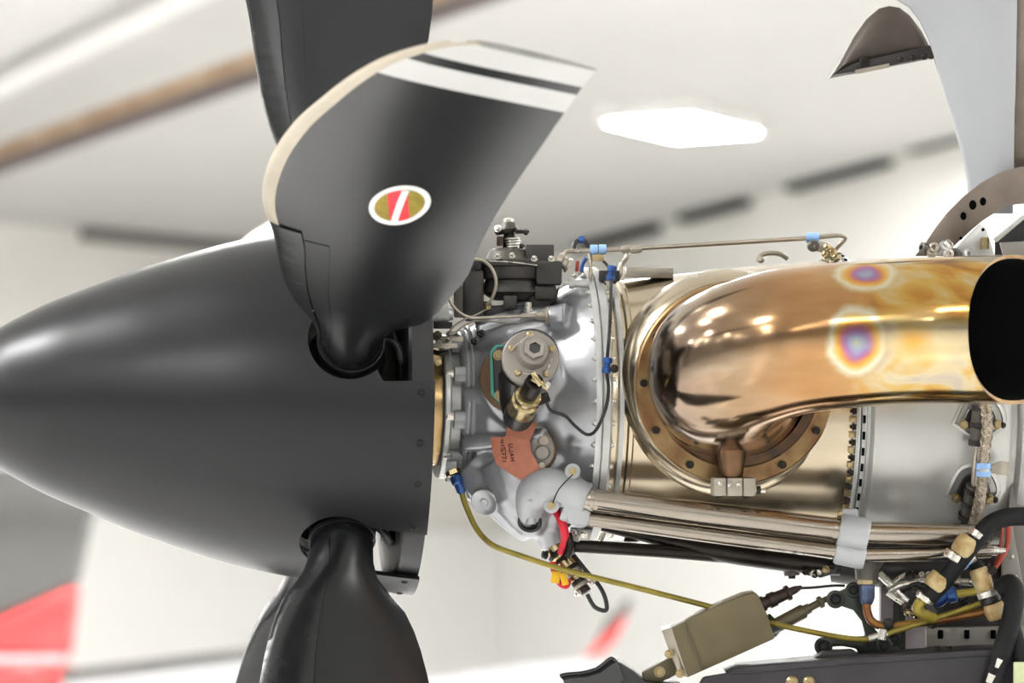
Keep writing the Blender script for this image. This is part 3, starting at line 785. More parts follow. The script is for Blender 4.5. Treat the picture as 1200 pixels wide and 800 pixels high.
def stack_rings(inset):
    rs = []
    for i in range(nP):
        d = (PP[min(i + 1, nP - 1)] - PP[max(i - 1, 0)]).normalized()
        if i < 6: d = PN
        y = (Z1 - d * Z1.dot(d)).normalized(); x = y.cross(d).normalized()      # x points to the viewer on the straight run
        if i < 8:
            y2 = (UP - d * UP.dot(d)).normalized(); y = y2; x = y.cross(d).normalized()
        ring_ = []
        for k in range(SEG):
            a = 2 * PI * k / SEG
            c, s_ = math.cos(a), math.sin(a)
            e = 2.25
            rr_ = (abs(c) ** e + abs(s_) ** e) ** (-1 / e)
            ring_.append(PP[i] + x * c * rr_ * (lerp_list(RH, i) - inset) + y * s_ * rr_ * (lerp_list(RV, i) - inset))
        rs.append(ring_)
    # slanted mouth: the wall nearest the viewer is cut shortest
    last = rs[-1]; nearmost = min(p.y for p in last); far = max(p.y for p in last)
    for j in range(nP - 12, nP):
        w = (j - (nP - 13)) / 12.0
        for k in range(SEG):
            p = rs[j][k]; dep = (last[k].y - nearmost) / (far - nearmost)
            base = rs[nP - 13][k].x
            endx = F(1134, 387, 370).x + dep * 118
            rs[j][k] = V((base + (endx - base) * w, p.y, p.z))
    return rs
b = B(); o_r = stack_rings(0); i_r = stack_rings(4)
b.mi = 0; A_ = b.rings(o_r, cap0=False, cap1=False); b.mi = 1; I_ = b.rings(i_r, cap0=False, cap1=False)
b.mi = 2
for k in range(SEG): b.face(A_[-1][k], A_[-1][(k + 1) % SEG], I_[-1][(k + 1) % SEG], I_[-1][k])
pipe = b.part('pipe', ['heat_tint', 'soot', 'port_ring'], st, sharp=60)
# weld bead along the neck and lip
b = B(); b.lathe(PC, PN, [(8, 96), (13, 96.5), (18, 94), (18, 84)], 96, cap=False); b.part('neck_band', 'port_tube', st)
# heat tint: bronze steel with two oil-slick spots and a straw patch near the mouth
nt = mh.node_tree; N = nt.nodes; L = nt.links; bs = N['Principled BSDF']
bs.inputs['Metallic'].default_value = 1.0
tc = N.new('ShaderNodeTexCoord')
def spot(px, py, n, rx, ry):
    c = W(F(px, py, n)) - LOC[st.name]
    mp = N.new('ShaderNodeMapping'); mp.vector_type = 'TEXTURE'
    mp.inputs['Location'].default_value = c; mp.inputs['Scale'].default_value = (rx * S, 90 * S, ry * S)
    L.new(tc.outputs['Object'], mp.inputs[0])
    ln = N.new('ShaderNodeVectorMath'); ln.operation = 'LENGTH'; L.new(mp.outputs[0], ln.inputs[0])
    return ln.outputs['Value']
nz = N.new('ShaderNodeTexNoise'); nz.inputs['Scale'].default_value = 22; nz.inputs['Detail'].default_value = 4; L.new(tc.outputs['Object'], nz.inputs[0])
def jitter(v, amt):
    m1 = N.new('ShaderNodeMath'); m1.operation = 'MULTIPLY_ADD'; m1.inputs[1].default_value = amt; m1.inputs[2].default_value = -amt * 0.5
    L.new(nz.outputs[0], m1.inputs[0])
    m2 = N.new('ShaderNodeMath'); m2.operation = 'ADD'; L.new(v, m2.inputs[0]); L.new(m1.outputs[0], m2.inputs[1]); return m2.outputs[0]
def ramp(v, stops):
    r = N.new('ShaderNodeValToRGB'); e = r.color_ramp.elements
    while len(e) < len(stops): e.new(0.5)
    for el, (p, c) in zip(e, stops): el.position = p; el.color = (*lin(c), 1)
    L.new(v, r.inputs[0]); return r.outputs[0]
def mixc(f, a, b_):
    m = N.new('ShaderNodeMix'); m.data_type = 'RGBA'; L.new(f, m.inputs[0]); L.new(a, m.inputs[6]); L.new(b_, m.inputs[7]); return m.outputs[2]
def mapr(v, a, b_, c, d):
    m = N.new('ShaderNodeMapRange'); m.inputs[1].default_value = a; m.inputs[2].default_value = b_; m.inputs[3].default_value = c; m.inputs[4].default_value = d; L.new(v, m.inputs[0]); return m.outputs[0]
sx_ = N.new('ShaderNodeSeparateXYZ'); L.new(tc.outputs['Object'], sx_.inputs[0])
xa = (W(F(800, 400, 290)) - LOC[st.name]).x; xb = (W(F(1150, 400, 370)) - LOC[st.name]).x
along = mapr(sx_.outputs['X'], xa, xb, 0, 1)
along = jitter(along, 0.10)
basec = ramp(along, [(0.0, '#7d736e'), (0.15, '#8f7a68'), (0.38, '#bd8d60'), (0.6, '#c49560'), (0.72, '#c09c58'), (0.85, '#c9ad78'), (1.0, '#b4905a')])
n2 = N.new('ShaderNodeTexNoise'); n2.inputs['Scale'].default_value = 9; n2.inputs['Detail'].default_value = 6
mp2 = N.new('ShaderNodeMapping'); mp2.inputs['Scale'].default_value = (0.6, 1, 2.2); L.new(tc.outputs['Object'], mp2.inputs[0]); L.new(mp2.outputs[0], n2.inputs[0])
tone = ramp(n2.outputs[0], [(0.3, '#84603f'), (0.5, '#a68a64'), (0.7, '#c9b99e')])
fx = N.new('ShaderNodeValue'); fx.outputs[0].default_value = 0.38
col = mixc(fx.outputs[0], basec, tone)
n3 = N.new('ShaderNodeTexNoise'); n3.inputs['Scale'].default_value = 13; n3.inputs['Detail'].default_value = 3; n3.inputs['Distortion'].default_value = 0.8
mp3 = N.new('ShaderNodeMapping'); mp3.inputs['Scale'].default_value = (0.8, 0.6, 1.5); L.new(tc.outputs['Object'], mp3.inputs[0]); L.new(mp3.outputs[0], n3.inputs[0])
straw = ramp(n3.outputs[0], [(0.3, '#94622e'), (0.42, '#bd883a'), (0.5, '#cba556'), (0.6, '#cfc3a4'), (0.7, '#b9b0a8')])
col = mixc(mapr(along, 0.55, 0.68, 0, 0.8), col, straw)
RING = [(0.0, '#b4b79a'), (0.16, '#9aa3b4'), (0.32, '#9c7fa8'), (0.44, '#b9788a'), (0.54, '#d29452'), (0.66, '#dcb466'), (0.80, '#d9d2bb'), (0.9, '#cfc4a6'), (1.0, '#bfa274')]
for (px, py, n, rx, ry, j) in ((1003, 401, 372, 36, 42, 0.45), (1012, 325, 330, 38, 24, 0.5)):
    v = jitter(spot(px, py, n, rx, ry), j)
    col = mixc(mapr(v, 0.80, 1.05, 1, 0), col, ramp(v, RING))
v = jitter(spot(1085, 398, 372, 60, 34, ), 0.5); col = mixc(mapr(v, 0.5, 1.1, 0.75, 0), col, ramp(v, [(0, '#e0cfa6'), (1, '#d8c08a')]))
v = jitter(spot(1070, 400, 372, 26, 26, ), 0.5); col = mixc(mapr(v, 0.3, 1.0, 0.8, 0), col, ramp(v, [(0, '#e3a63e'), (1, '#e0bf80')]))
L.new(col, bs.inputs['Base Color'])
L.new(mapr(n2.outputs[0], 0.3, 0.7, 0.10, 0.2), bs.inputs['Roughness'])
# drain boss under the port
dr = thing('drain_fitting', 'brown tapered drain spout in a grey clamp below the exhaust port', 'fitting', F(858, 582, 180))
b = B(); b.lathe(F(857, 512, 190), F(858, 562, 182) - F(857, 512, 190), [(0, 16), (10, 19), (14, 18), (46, 12), (56, 12)], 28); b.part('spout', 'port_tube', dr)
for x0, x1 in ((834, 850), (850, 869), (869, 884)):
    b = B(); b.box(F((x0 + x1) / 2, 570, 186), (x1 - x0) / 2 - 0.4, 13, 10.5, X1 + V((0, 0.1, 0))); b.part('clamp_block', 'bracket_beige', dr, bevel=2)
for x, y in ((844, 567), (855, 568), (865, 568)): put('dome', 'steel', dr, F(x, y, 200), VIEW, 0.6, 'rivet')
for x in (842, 874): put('hex', 'dark', dr, F(x, 580, 188), V((0, 0, -1)), 0.8)
b = B(); b.tube([F(884, 574, 186), F(897, 575, 186)], 2.2, 10, 1); b.part('stud', 'bolt_steel', dr)
b = B(); b.box(F(889, 574, 186), 2.5, 5, 5); b.part('lock_nut', 'bolt_dark', dr, bevel=1)
# --- gas generator case
gg = thing('gas_generator_case', 'smooth grey cylindrical engine case behind the bolted flange', 'engine case', ax(1100))
b = B(); b.elathe([(970, 100), (974, 176), (982, 182), (986, 180), (990, 183), (995, 183), (1000, 185), (1060, 187), (1120, 187), (1138, 186), (1146, 181), (1152, 181), (1156, 192), (1162, 194), (1180, 194), (1182, 182), (1330, 182), (1330, 100)], 144)
b.part('shell', 'case_grey', gg)
b = B(); nl(b, [(1001, 150), (1001, 184), (1004, 184), (1004, 188), (1007, 190), (1009, 190), (1010, 187), (1011, 190), (1014, 191), (1016, 190), (1016, 150)], 144); jg = b.part('joint_flange', 'flange_alu', gg)
for k in range(64):
    a = 2 + 5.625 * k
    p = eng(un(1003, 184), 182.5, a)
    put('nut', 'dark', jg, p, -AFT, 0.9, 'bolt')
    if k % 2 == 0 or math.cos(math.radians(a)) > 0:
        b = B(); b.box(eng(un(1013, 190), 190.3, a + 2.8), 1.6, 1.0, 4.6, AFT, rad(a + 2.8)); b.part('slot', 'black_slot', jg)
    b = B(); b.box(eng(un(1000.5, 184), 183, a + 2.8), 4.5, 1.5, 3.8, AFT, rad(a + 2.8)); b.part('lug', 'bolt_cad', jg, bevel=0.8)
# nozzle pads with manifold
def pad(cx, cy, pts, screws):
    t = thing('nozzle_pad', 'upper triangular fuel nozzle pad under the exhaust mouth' if cy < 540 else 'lower triangular fuel nozzle pad beside the blue clip', 'engine fitting', sp(cx, cy + 30, 190)[0], 'fuel nozzle pads')
    b = B(); c = V((cx, cy, 0))
    def ring_(sc_, r): return [sp(cx + x * sc_, cy + y * sc_, r)[0] for x, y in pts]
    b.rings([ring_(1.18, 184), ring_(1.14, 189), ring_(1.0, 190), ring_(0.95, 187.6)], cap0=False); b.part('rim', 'case_grey', t, sharp=50)
    b = B(); b.rings([ring_(0.72, 186), ring_(0.70, 196), ring_(0.66, 197)], cap0=False); b.part('flange', 'unit_dark', t, sharp=40)
    for x, y in screws:
        p, n = sp(x, y, 195); put('hex', 'cad', t, p, n, 1.15)
        p, n = sp(x + 7, y + 1, 195); put('nut', 'dark', t, p, n, 0.8)
    return t
TRI = []
for (x, y), n_ in zip([(-28, 2), (0, 18), (28, 2), (16, -26), (-12, -26)], range(5)): TRI.append(V((x, y, 0)))
TRI = [(v.x, v.y) for v in cat_rom(TRI + [TRI[0]], 5)[:-1]]
p1_ = pad(1147, 494, TRI, ((1130, 497), (1168, 497)))
p2_ = pad(1140, 576, TRI, ((1121, 583), (1159, 584)))
for t, x, y0, y1, xb_ in ((p1_, 1149, 470, 520, 1145), (p2_, 1141, 568, 606, 1133)):
    p0 = sp(x, y0, 206)[0]; p1 = sp(xb_, y1, 204)[0]
    b = B(); b.tube([p0, (p0 + p1) / 2, p1], [8.5, 9.5, 8], 16, 3); b.part('nozzle_body', 'governor_mid', t)
    for f in (0.15, 0.55, 0.97):
        p = p0 + (p1 - p0) * f; b = B(); b.lathe(p, p1 - p0, [(-3, 10.5), (3, 10.5), (4, 9)], 16); b.part('nozzle_nut', 'unit_dark', t)
fm = thing('fuel_manifold_tube', 'thin grey tube joining the two fuel nozzle pads', 'tube', sp(1138, 590, 206)[0])
b = B(); b.tube([sp(1146, 516, 206)[0], sp(1143, 540, 207)[0], sp(1141, 570, 206)[0]], 3.6, 12); b.part('tube', 'steel_line', fm)
b = B(); b.tube([sp(1133, 604, 204)[0], sp(1129, 616, 204)[0], sp(1120, 640, 196)[0]], 4, 12); b.part('tube', 'dark_rod', fm)
# --- oil tubes along the bottom
def straight(name, a, b_, r, m_, label, catg, **k):
    bb = B(); bb.tube([a, (a + b_) / 2, b_], r, 24, 1); return bb.one(name, m_, label, catg, **k)
ot = thing('oil_tube', 'thick polished steel oil tube running below the exhaust case', 'tube', F(838, 606, 190))
b = B(); b.tube([F(686, 584.5, 148), F(835, 603, 170), F(988, 622, 182)], [13, 13.7, 14], 28, 1); b.part('tube', 'steel_tube', ot)
for x, y, n in ((694, 585.5, 149), (978, 620.7, 181)):
    b = B(); b.lathe(F(x, y, n), F(988, 622, 182) - F(686, 584.5, 148), [(-3, 14.2), (0, 14.8), (3, 14.2)], 28); b.part('swage', 'steel_tube', ot)
o2 = thing('oil_tube', 'thinner polished steel oil tube just below the thick one', 'tube', F(838, 630, 180))
b = B(); b.tube([F(686, 607, 140), F(835, 627, 165), F(988, 647, 178)], [8.5, 9, 9.2], 24, 1); b.part('tube', 'steel_tube', o2)
b = B(); b.tube([F(700, 614, 148), F(975, 654, 186)], 0.9, 6, 1); b.part('bead', 'bolt_steel', o2)
b = B(); b.tube([F(700, 596, 163), F(975, 636, 194)], 0.9, 6, 1); b.part('bead', 'bolt_dark', o2)
o3 = thing('oil_tube', 'short pair of steel tubes right of the pale collar', 'tube', F(1090, 655, 160))
b = B(); b.tube([F(1010, 624, 182), F(1090, 626, 172), F(1156, 627, 160)], 13, 24, 1); b.part('tube', 'steel_tube', o3)
b = B(); b.tube([F(1010, 650, 178), F(1090, 649, 168), F(1160, 645, 158)], 8.5, 20, 1); b.part('tube', 'steel_tube', o3)
b = B(); b.lathe(F(1160, 645, 158), X1, [(0, 6), (8, 6), (9, 4), (18, 3)], 12); b.part('end_fitting', 'bolt_steel', o3)
cl = thing('tube_collar', 'pale grey two-lobed collar joining the oil tubes', 'collar', F(1000, 656, 180))
b = B(); d_ = F(1018, 630, 182) - F(980, 622, 182)
b.lathe(F(983, 620.5, 182), d_, [(0, 14), (0, 18), (3, 19.5), (30, 19.5), (34, 18), (34, 13)], 36, cap=False); b.part('lobe', 'cast_light', cl)
b = B(); b.lathe(F(979, 645.5, 178), d_, [(0, 9), (0, 13), (3, 14.5), (30, 14.5), (34, 13), (34, 9)], 32, cap=False); b.part('lobe', 'cast_light', cl)
b = B(); b.box(F(996, 603, 176), 9, 8, 7); b.part('lug', 'cast_light', cl, bevel=2); put('hex', 'cad', cl, F(986, 602, 178), -X1, 1.0)
# drip tray shaped fairing tube and dark rod below
fr_ = thing('drain_tube', 'tapering brown steel tube slanting under the oil tubes', 'tube', F(800, 650, 120))
b = B(); b.tube([F(690, 612, 70), F(790, 634, 95), F(850, 646, 110), F(925, 656, 120), F(985, 662, 120)], [6, 10, 13, 14, 12], 24, 4); b.part('tube', 'dark_rod', fr_)
b = B(); b.lathe(F(741, 628, 76), V((0, 0, -1)), [(0, 8), (4, 10), (6, 10), (7, 6)], 16); b.part('plug', 'bolt_dark', fr_)
rod = thing('control_rod', 'dark steel control rod with clevis end below the oil tubes', 'rod', F(790, 660, 110))
b = B(); b.tube([F(668, 639, 96), F(780, 646, 104), F(898, 656, 110)], 7.5, 20, 1); b.part('rod', 'dark_rod', rod)
b = B(); b.tube([F(892, 655.5, 110), F(922, 658, 112)], [9.5, 9.5], 20, 1); b.part('rod_end', 'dark_rod', rod)
b = B(); b.tube([F(926, 640, 114), F(927, 660, 114), F(928, 674, 114)], [11, 10, 9], 20, 1); b.part('clevis', 'governor_mid', rod)
put('hex', 'dark', rod, F(928, 672, 114), V((0, 0, -1)), 1.1)
sg_ = thing('flange_stub', 'sector of blackened drain flange carrying a cluster of small bolts', 'flange', F(965, 676, 130))
b = B(); P_ = [F(x, y, 132) for x, y in ((985, 650), (985, 660), (978, 672), (962, 677), (946, 674), (942, 668), (958, 662), (970, 652))]; b.prism(P_, [p + V((0, 16, 0)) for p in P_]); b.part('plate', 'unit_dark', sg_, bevel=1)
for i in range(9):
    a = i / 8; x = 984 - 40 * a + 4 * math.sin(a * 9); y = 652 + 20 * math.sin(a * 2.2)
    put(('hex', 'nut', 'cap')[i % 3], ('cad', 'steel', 'dark')[i % 3], sg_, F(x, y, 134), V((-.4, -.8, -.3)), 0.85)
# --- oil manifold casting below the gearbox
mf = thing('oil_manifold', 'pale cast oil manifold elbow bolted under the gearbox', 'manifold', F(650, 625, 120))
b = B(); b.tube([F(622, 606, 108), F(621, 592, 118), F(627, 577, 130), F(643, 570, 140), F(663, 574, 142), F(680, 582, 142)], [14, 17, 21, 22, 19, 16], 28, 6)
b.tube([F(664, 574, 140), F(690, 585, 146)], [20, 17], 24, 1); b.tube([F(662, 594, 134), F(690, 607, 138)], [16, 13], 24, 1)
b.box(F(680, 592, 138), 12, 12, 22, V((1, 0, -.12)))
b.tube([F(671, 552, 140), F(668, 575, 136)], [9, 11], 16, 1); b.tube([F(646, 592, 140), F(655, 580, 130)], [9, 11], 16, 1)
mfo = b.part('body', 'cast_light', mf); remesh(mfo, 1.6, 5)
for x, y in ((671, 552), (646, 592)):
    b = B(); b.lathe(F(x, y, 148), VIEW, [(0, 9), (5, 9), (6, 7.5), (6, 5)], 20); b.part('bolt_boss', 'cast_light', mf)
    put('nut', 'cad', mf, F(x, y, 154), VIEW, 1.0)
b = B(); b.tube([F(671, 556, 158), F(655, 573, 166), F(648, 589, 158)], 0.8, 6, 3); b.part('lock_wire', 'dark_rod', mf)
b = B(); b.lathe(F(621, 610, 112), V((-.1, -.8, -.5)), [(0, 14), (4, 14), (5, 13), (5, 10), (1, 9)], 28); b.part('port_seal', 'rubber', mf)
b = B(); b.tube([F(622, 600, 122), F(622, 614, 122)], 6, 16, 1); b.part('drain_stub', 'cast_light', mf)
b = B(); P_ = [F(x, y, 100) for x, y in ((668, 618), (694, 620), (690, 638), (672, 634))]; b.prism(P_, [p + V((0, 30, 0)) for p in P_]); b.part('foot', 'flange_alu', mf, bevel=2)
for x, y in ((676, 630), (684, 626), (672, 624)): put('hex', 'steel', mf, F(x, y, 104), V((-.2, -1, -.3)), 0.9)
for k, (x, y, r) in enumerate(((624, 580, .8), (630, 577, .8), (640, 574, .8), (646, 574, .8), (621, 587, .8), (652, 575, .8))):
    b = B(); b.box(F(x, y, 158 - (8 if x < 628 else 0)), 2.2, 1, 1.4); b.part('cast_mark', 'cast_light', mf, bevel=.5)
# --- electrical connector hanging from the sump
cn = thing('sump_connector', 'stacked brass and dark connector hanging below the gearbox', 'connector', F(685, 695, 100))
c0, c1 = F(650, 640, 86), F(686, 692, 100); dc = (c1 - c0)
ln_ = dc.length
prof_ = [('connector_brass', 0.0, .13, 13), ('connector_dark', .13, .20, 15), ('connector_brass', .20, .28, 13.5), ('connector_dark', .28, .33, 15.5), ('connector_brass', .33, .50, 14), ('connector_dark', .50, .55, 14.5), ('bracket_beige', .55, .66, 12), ('connector_brass', .66, .76, 11), ('connector_dark', .76, .84, 9.5), ('bracket_beige', .84, .92, 10), ('brown_anod', .92, 1.04, 6.5)]
for m_, a, e, r in prof_:
    b = B(); b.lathe(c0 + dc * a, dc, [(0, r * .93), (1, r), ((e - a) * ln_ - 1, r), ((e - a) * ln_, r * .93)], 24); b.part('shell_ring', m_, cn)
put('hex', 'black', cn, F(640, 650, 100), V((-1, -.3, .2)), 1.0); put('nut', 'steel', cn, F(678, 694, 108), V((-.7, -.6, -.4)), 0.9); put('nut', 'steel', cn, F(693, 682, 108), V((.7, -.6, .4)), 0.8)
b = B(); b.tube([F(688, 696, 100), F(696, 710, 102), F(706, 715, 104), F(711, 713, 105), F(709, 700, 104), F(702, 686, 102), F(688, 670, 100), F(672, 650, 96)], 2.6, 10); b.part('pigtail', 'wire_black', cn)
rs = thing('red_sleeve', 'red sleeve with yellow strap beside the hanging connector', 'sleeve', F(656, 690, 118))
b = B(); b.tube([F(651, 598, 120), F(656, 606, 126), F(661, 620, 128), F(662, 634, 122), F(658, 648, 114)], 5, 14); b.part('sleeve', 'red_sleeve', rs)
b = B(); b.tube([F(648, 658, 112), F(649, 668, 112), F(656, 683, 112), F(664, 686, 112), F(666, 678, 112)], 3.6, 12); b.part('sleeve', 'red_sleeve', rs)
b = B(); b.box(F(651, 676, 119), 5, 2, 7, V((1, 0, -.1))); b.part('strap', 'yellow_strap', rs, bevel=1)
b = B(); b.box(F(661, 678, 119), 4, 2, 7.5, V((1, 0, .25))); b.part('strap', 'yellow_strap', rs, bevel=1)
b = B(); b.tube([F(665, 625, 122), F(668, 640, 124), F(664, 652, 122)], 5, 12); b.part('clamp', 'dark_rod', rs)
# --- yellow pipe
yp = thing('yellow_pipe', 'thin yellow pipe sagging from the gearbox nose to the hoses', 'pipe', F(830, 715, 150))
yl = [(541, 576, 92), (545, 590, 94), (556, 615, 98), (568, 631, 104), (582, 641, 112), (610, 651, 122), (660, 667, 130), (740, 687, 140), (830, 710, 152), (900, 729, 165), (960, 742, 172), (1000, 748.5, 178), (1022, 748, 180), (1050, 739, 180), (1100, 723, 178), (1160, 703, 174)]
b = B(); b.tube([F(*p) for p in yl], 3.3, 14, 5); b.part('pipe', 'yellow_tube', yp)
b = B(); b.tube([F(1018, 748, 180), F(1040, 742.5, 180)], 4.2, 14, 1); b.part('sleeve', 'bolt_steel', yp)
fd = F(543, 580, 93) - F(531, 552, 88)
b = B(); b.lathe(F(530, 551, 88), fd, [(0, 9), (5, 9), (6, 7)], 6); b.part('boss_nut', 'connector_brass', yp)
b = B(); b.lathe(F(533, 557, 89), fd, [(0, 6), (2, 7.2), (9, 7.2), (11, 5.5), (20, 5.5), (23, 3.4)], 12); b.part('blue_fitting', 'blue_fitting', yp)
b = B(); b.tube([F(524, 547, 82), F(536, 548, 84)], [10, 9], 16, 1); b.part('boss', 'cast_grey', yp)

# --- propeller governor on top of the gearbox
gv = thing('propeller_governor', 'dark grey propeller governor with spring lever on top of the gearbox', 'governor', F(600, 372, 40))
GZ = V((0, 0, 1))
def gl(name, m_, x, y, prof, n=42, seg=36, d=None, bevel=0):
    b = B(); b.lathe(F(x, y, n), d or GZ, prof, seg); return b.part(name, m_, gv, bevel=bevel)
def gbx(name, m_, x0, y0, x1, y1, n, dep, bevel=1.5):
    b = B(); b.box(F((x0 + x1) / 2, (y0 + y1) / 2, n - dep), (x1 - x0) / 2, dep, (y1 - y0) / 2); return b.part(name, m_, gv, bevel=bevel)
gl('body', 'governor_dark', 600, 352, [(0, 20), (4, 28), (10, 36), (16, 34), (24, 31), (26, 37), (36, 39), (40, 39)])
gl('body_flange', 'governor_dark', 600, 312, [(0, 40), (1, 42), (6, 42), (8, 40)])
gl('dome', 'governor_mid', 596, 304, [(0, 27), (3, 25), (9, 23), (13, 18), (14, 8)])
gbx('relay_block', 'governor_dark', 616, 287, 649, 312, 60, 26)
gbx('side_block', 'governor_dark', 628, 306, 658, 334, 72, 30, 3)
gbx('side_block', 'governor_dark', 626, 334, 652, 352, 66, 26, 4)
gbx('column', 'governor_dark', 543, 316, 567, 376, 74, 18, 4)
gbx('column', 'governor_mid', 532, 334, 545, 372, 70, 14, 2)
gbx('base', 'governor_dark', 556, 358, 640, 374, 60, 40, 3)
gbx('stem', 'governor_dark', 590, 346, 606, 362, 78, 20, 3)
b = B(); b.plate([(618, 356), (624, 340), (648, 346), (656, 334), (652, 352), (634, 364)], 58, 30); b.part('rib', 'governor_dark', gv, bevel=2)
gbx('plug_body', 'brown_anod', 544, 305, 556, 317, 76, 9, 1); gbx('plug_key', 'rubber', 556, 305, 564, 316, 76, 9, 1)
gl('lock_collar', 'connector_brass', 571, 362, [(0, 5), (8, 5), (9, 3.5)], 98, 14)
for x, y in ((584, 301), (600, 300), (626, 304), (646, 304)): put('hex', 'steel', gv, F(x, y, 80 if x < 620 else 88), V((0, -.5, 1)), 0.75)
b = B(); b.tube([F(572, 306, 83), F(600, 307, 85), F(630, 311, 80)], 0.7, 6, 4); b.part('lock_wire', 'bolt_steel', gv)
for y, s_ in ((356, 1.0), (362, 1.3)): gl('valve_stem', 'bolt_steel', 619, y + 4, [(0, 4 * s_), (5, 4 * s_), (6, 3 * s_)], 86, 12)
# speed lever, spring and shaft
gl('shaft', 'dark_rod', 597, 292, [(0, 9), (6, 8), (18, 7), (30, 6)], 42, 20)
b = B(); hp = []
for i in range(60):
    a = i / 60 * 2 * PI * 4; hp.append(F(600, 291 - i * 0.2, 42) + V((math.cos(a) * 9, math.sin(a) * 9, 0)))
b.tube(hp, 1.2, 6, 1); b.part('spring', 'bolt_steel', gv)
gbx('lever_foot', 'brown_anod', 582, 277, 590, 288, 56, 8, 1)
gl('lever_plate', 'dark_rod', 594, 274, [(0, 12), (3, 14), (5, 14), (6, 11)], 42, 20, V((-.18, 0, 1)))
gl('lever_cap', 'governor_mid', 596, 268, [(0, 11), (4, 9), (8, 7)], 42, 16)
gl('castle_nut', 'bolt_steel', 596, 262, [(0, 6), (5, 6), (6, 4), (7, 2)], 42, 6)
gbx('lever_arm', 'dark_rod', 604, 269, 614, 274, 56, 4, 1); put('nut', 'dark', gv, F(615, 272, 56), V((1, -.4, .2)), 0.8); put('hex', 'steel', gv, F(584, 268, 58), V((-.6, -.6, .3)), 0.8); put('nut', 'dark', gv, F(610, 288, 56), V((1, -.3, 0)), 0.7)
# flexible control cable
cc = thing('control_cable', 'silver flexible cable looped in front of the governor', 'cable', F(555, 375, 110))
b = B(); b.tube([F(572, 357, 104), F(578, 346, 110), F(581.5, 330, 116), (F(576, 314, 118)), F(564, 304.5, 116), F(549, 305, 112), F(534, 315, 110), F(525, 332, 110), F(526, 349, 112), F(536, 364, 114), F(552, 372, 114), F(580, 371.5, 108), F(612, 370.5, 102), F(628, 370, 98)], 1.9, 10); b.part('cable', 'bracket_beige', cc)
b = B(); b.tube([F(572, 361, 100), F(560, 368, 102), F(540, 376, 106), F(529, 385, 108), F(527, 390, 108), F(532, 390, 108), F(546, 380, 106), F(560, 376, 100), F(600, 378, 96), F(620, 378, 94)], 1.1, 8); b.part('lead', 'steel_line', cc)
b = B(); b.tube([F(523, 334, 100), F(517, 345, 96), F(515, 357, 92)], 0.9, 8); b.part('lead', 'steel_line', cc)
# fittings peeping out behind the spinner
nf = thing('spinner_side_fitting', 'small bright ribbed union between spinner edge and governor column', 'fitting', F(519, 382, 60))
b = B(); b.lathe(F(507, 368, 70), X1, [(0, 10), (7, 10), (7, 12), (9, 12), (9, 10), (17, 10), (17, 12), (19, 12), (19, 8), (24, 6)], 20); b.part('union', 'flange_alu', nf)
b = B(); b.box(F(519, 381, 70), 11, 10, 4); b.part('bracket', 'unit_dark', nf, bevel=1)
bl_ = thing('beta_lever', 'flat beige lever and bolt just behind the spinner edge', 'lever', F(522, 414, 80))
b = B(); b.box(F(521, 405, 86), 15, 8, 3); b.part('lever', 'bracket_beige', bl_, bevel=1)
b = B(); b.box(F(530, 397, 78), 13, 12, 3); b.part('bracket', 'bracket_beige', bl_, bevel=1)
put('hex', 'steel', bl_, F(525, 402, 86), V((0, -.2, 1)), 1.2); put('nut', 'dark', bl_, F(512, 394, 84), V((.2, -1, .2)), 1.3); put('nut', 'cad', bl_, F(513, 425, 84), V((.2, -1, .2)), 0.9)
b = B(); b.tube([F(508, 412, 84), F(516, 414, 86), F(526, 412, 86)], 3, 10); b.part('link', 'dark_rod', bl_)
for x, y in ((556, 400), (563, 391)): put('nut', 'black', bl_, F(x, y, 92), V((.5, -1, .3)), 1.0)
# --- air line along the top
al = thing('air_line', 'thin steel air line running along the top of the engine', 'pipe', F(830, 290, 40))
b = B(); b.tube([F(660, 303, 60), F(663, 296, 58), F(671, 294, 56), F(700, 293, 54), F(737, 291.5, 52), F(840, 285.5, 42), F(945, 279, 34), F(978, 276, 30), F(988, 276.5, 26), F(990, 280, 18), F(980, 291, 8), F(974, 299, 6)], 2.7, 12); b.part('pipe', 'steel_line', al)
b = B(); b.lathe(F(656, 305, 60), V((.5, 0, -.3)), [(-4, 8), (2, 9.5), (4, 7), (9, 7), (10, 9), (13, 9)], 14); b.part('elbow_nut', 'bracket_beige', al)
b = B(); b.lathe(F(728, 292, 53), X1, [(0, 3.5), (2, 4.6), (8, 5), (10, 4), (14, 5), (20, 4.4), (24, 3.2)], 8); b.part('tee', 'bracket_beige', al)
b = B(); b.tube([F(737, 294, 52), F(734, 302, 54), F(728, 310, 56), F(726, 322, 58), F(718, 332, 60)], 3, 10); b.part('branch', 'steel_line', al)
for x, y, n in ((696, 292.5, 55), (706, 292.2, 55), (952, 278.5, 33.5)):
    b = B(); w_ = 4.4 if x < 900 else 7.5
    b.lathe(F(x - w_, y, n), X1, [(0, 5), (.6, 5.8), (2 * w_ - .6, 5.8), (2 * w_, 5)], 16); b.part('blue_clip', 'blue_clip', al)
b = B(); b.box(F(701, 302, 55), 7, 5, 4); b.part('clip_foot', 'bolt_cad', al, bevel=1)
b = B(); b.tube([F(704, 303, 54), F(712, 311, 60), F(716, 320, 66)], 1.6, 8); b.part('lead', 'dark_rod', al)
b = B(); b.tube([F(672, 293, 40), F(674, 285, 38), F(681, 281, 36), F(688, 285, 36), F(692, 294, 38)], 3.2, 10); b.part('hose', 'wire_black', al)
b = B(); b.lathe(F(678, 281, 36), X1, [(0, 4), (1, 4.6), (6, 4.6), (7, 4)], 12); b.part('blue_band', 'blue_fitting', al)
b = B(); b.tube([F(692, 296, 50), F(692, 318, 56), F(691, 340, 60)], 2.2, 10); b.part('post', 'steel_line', al)
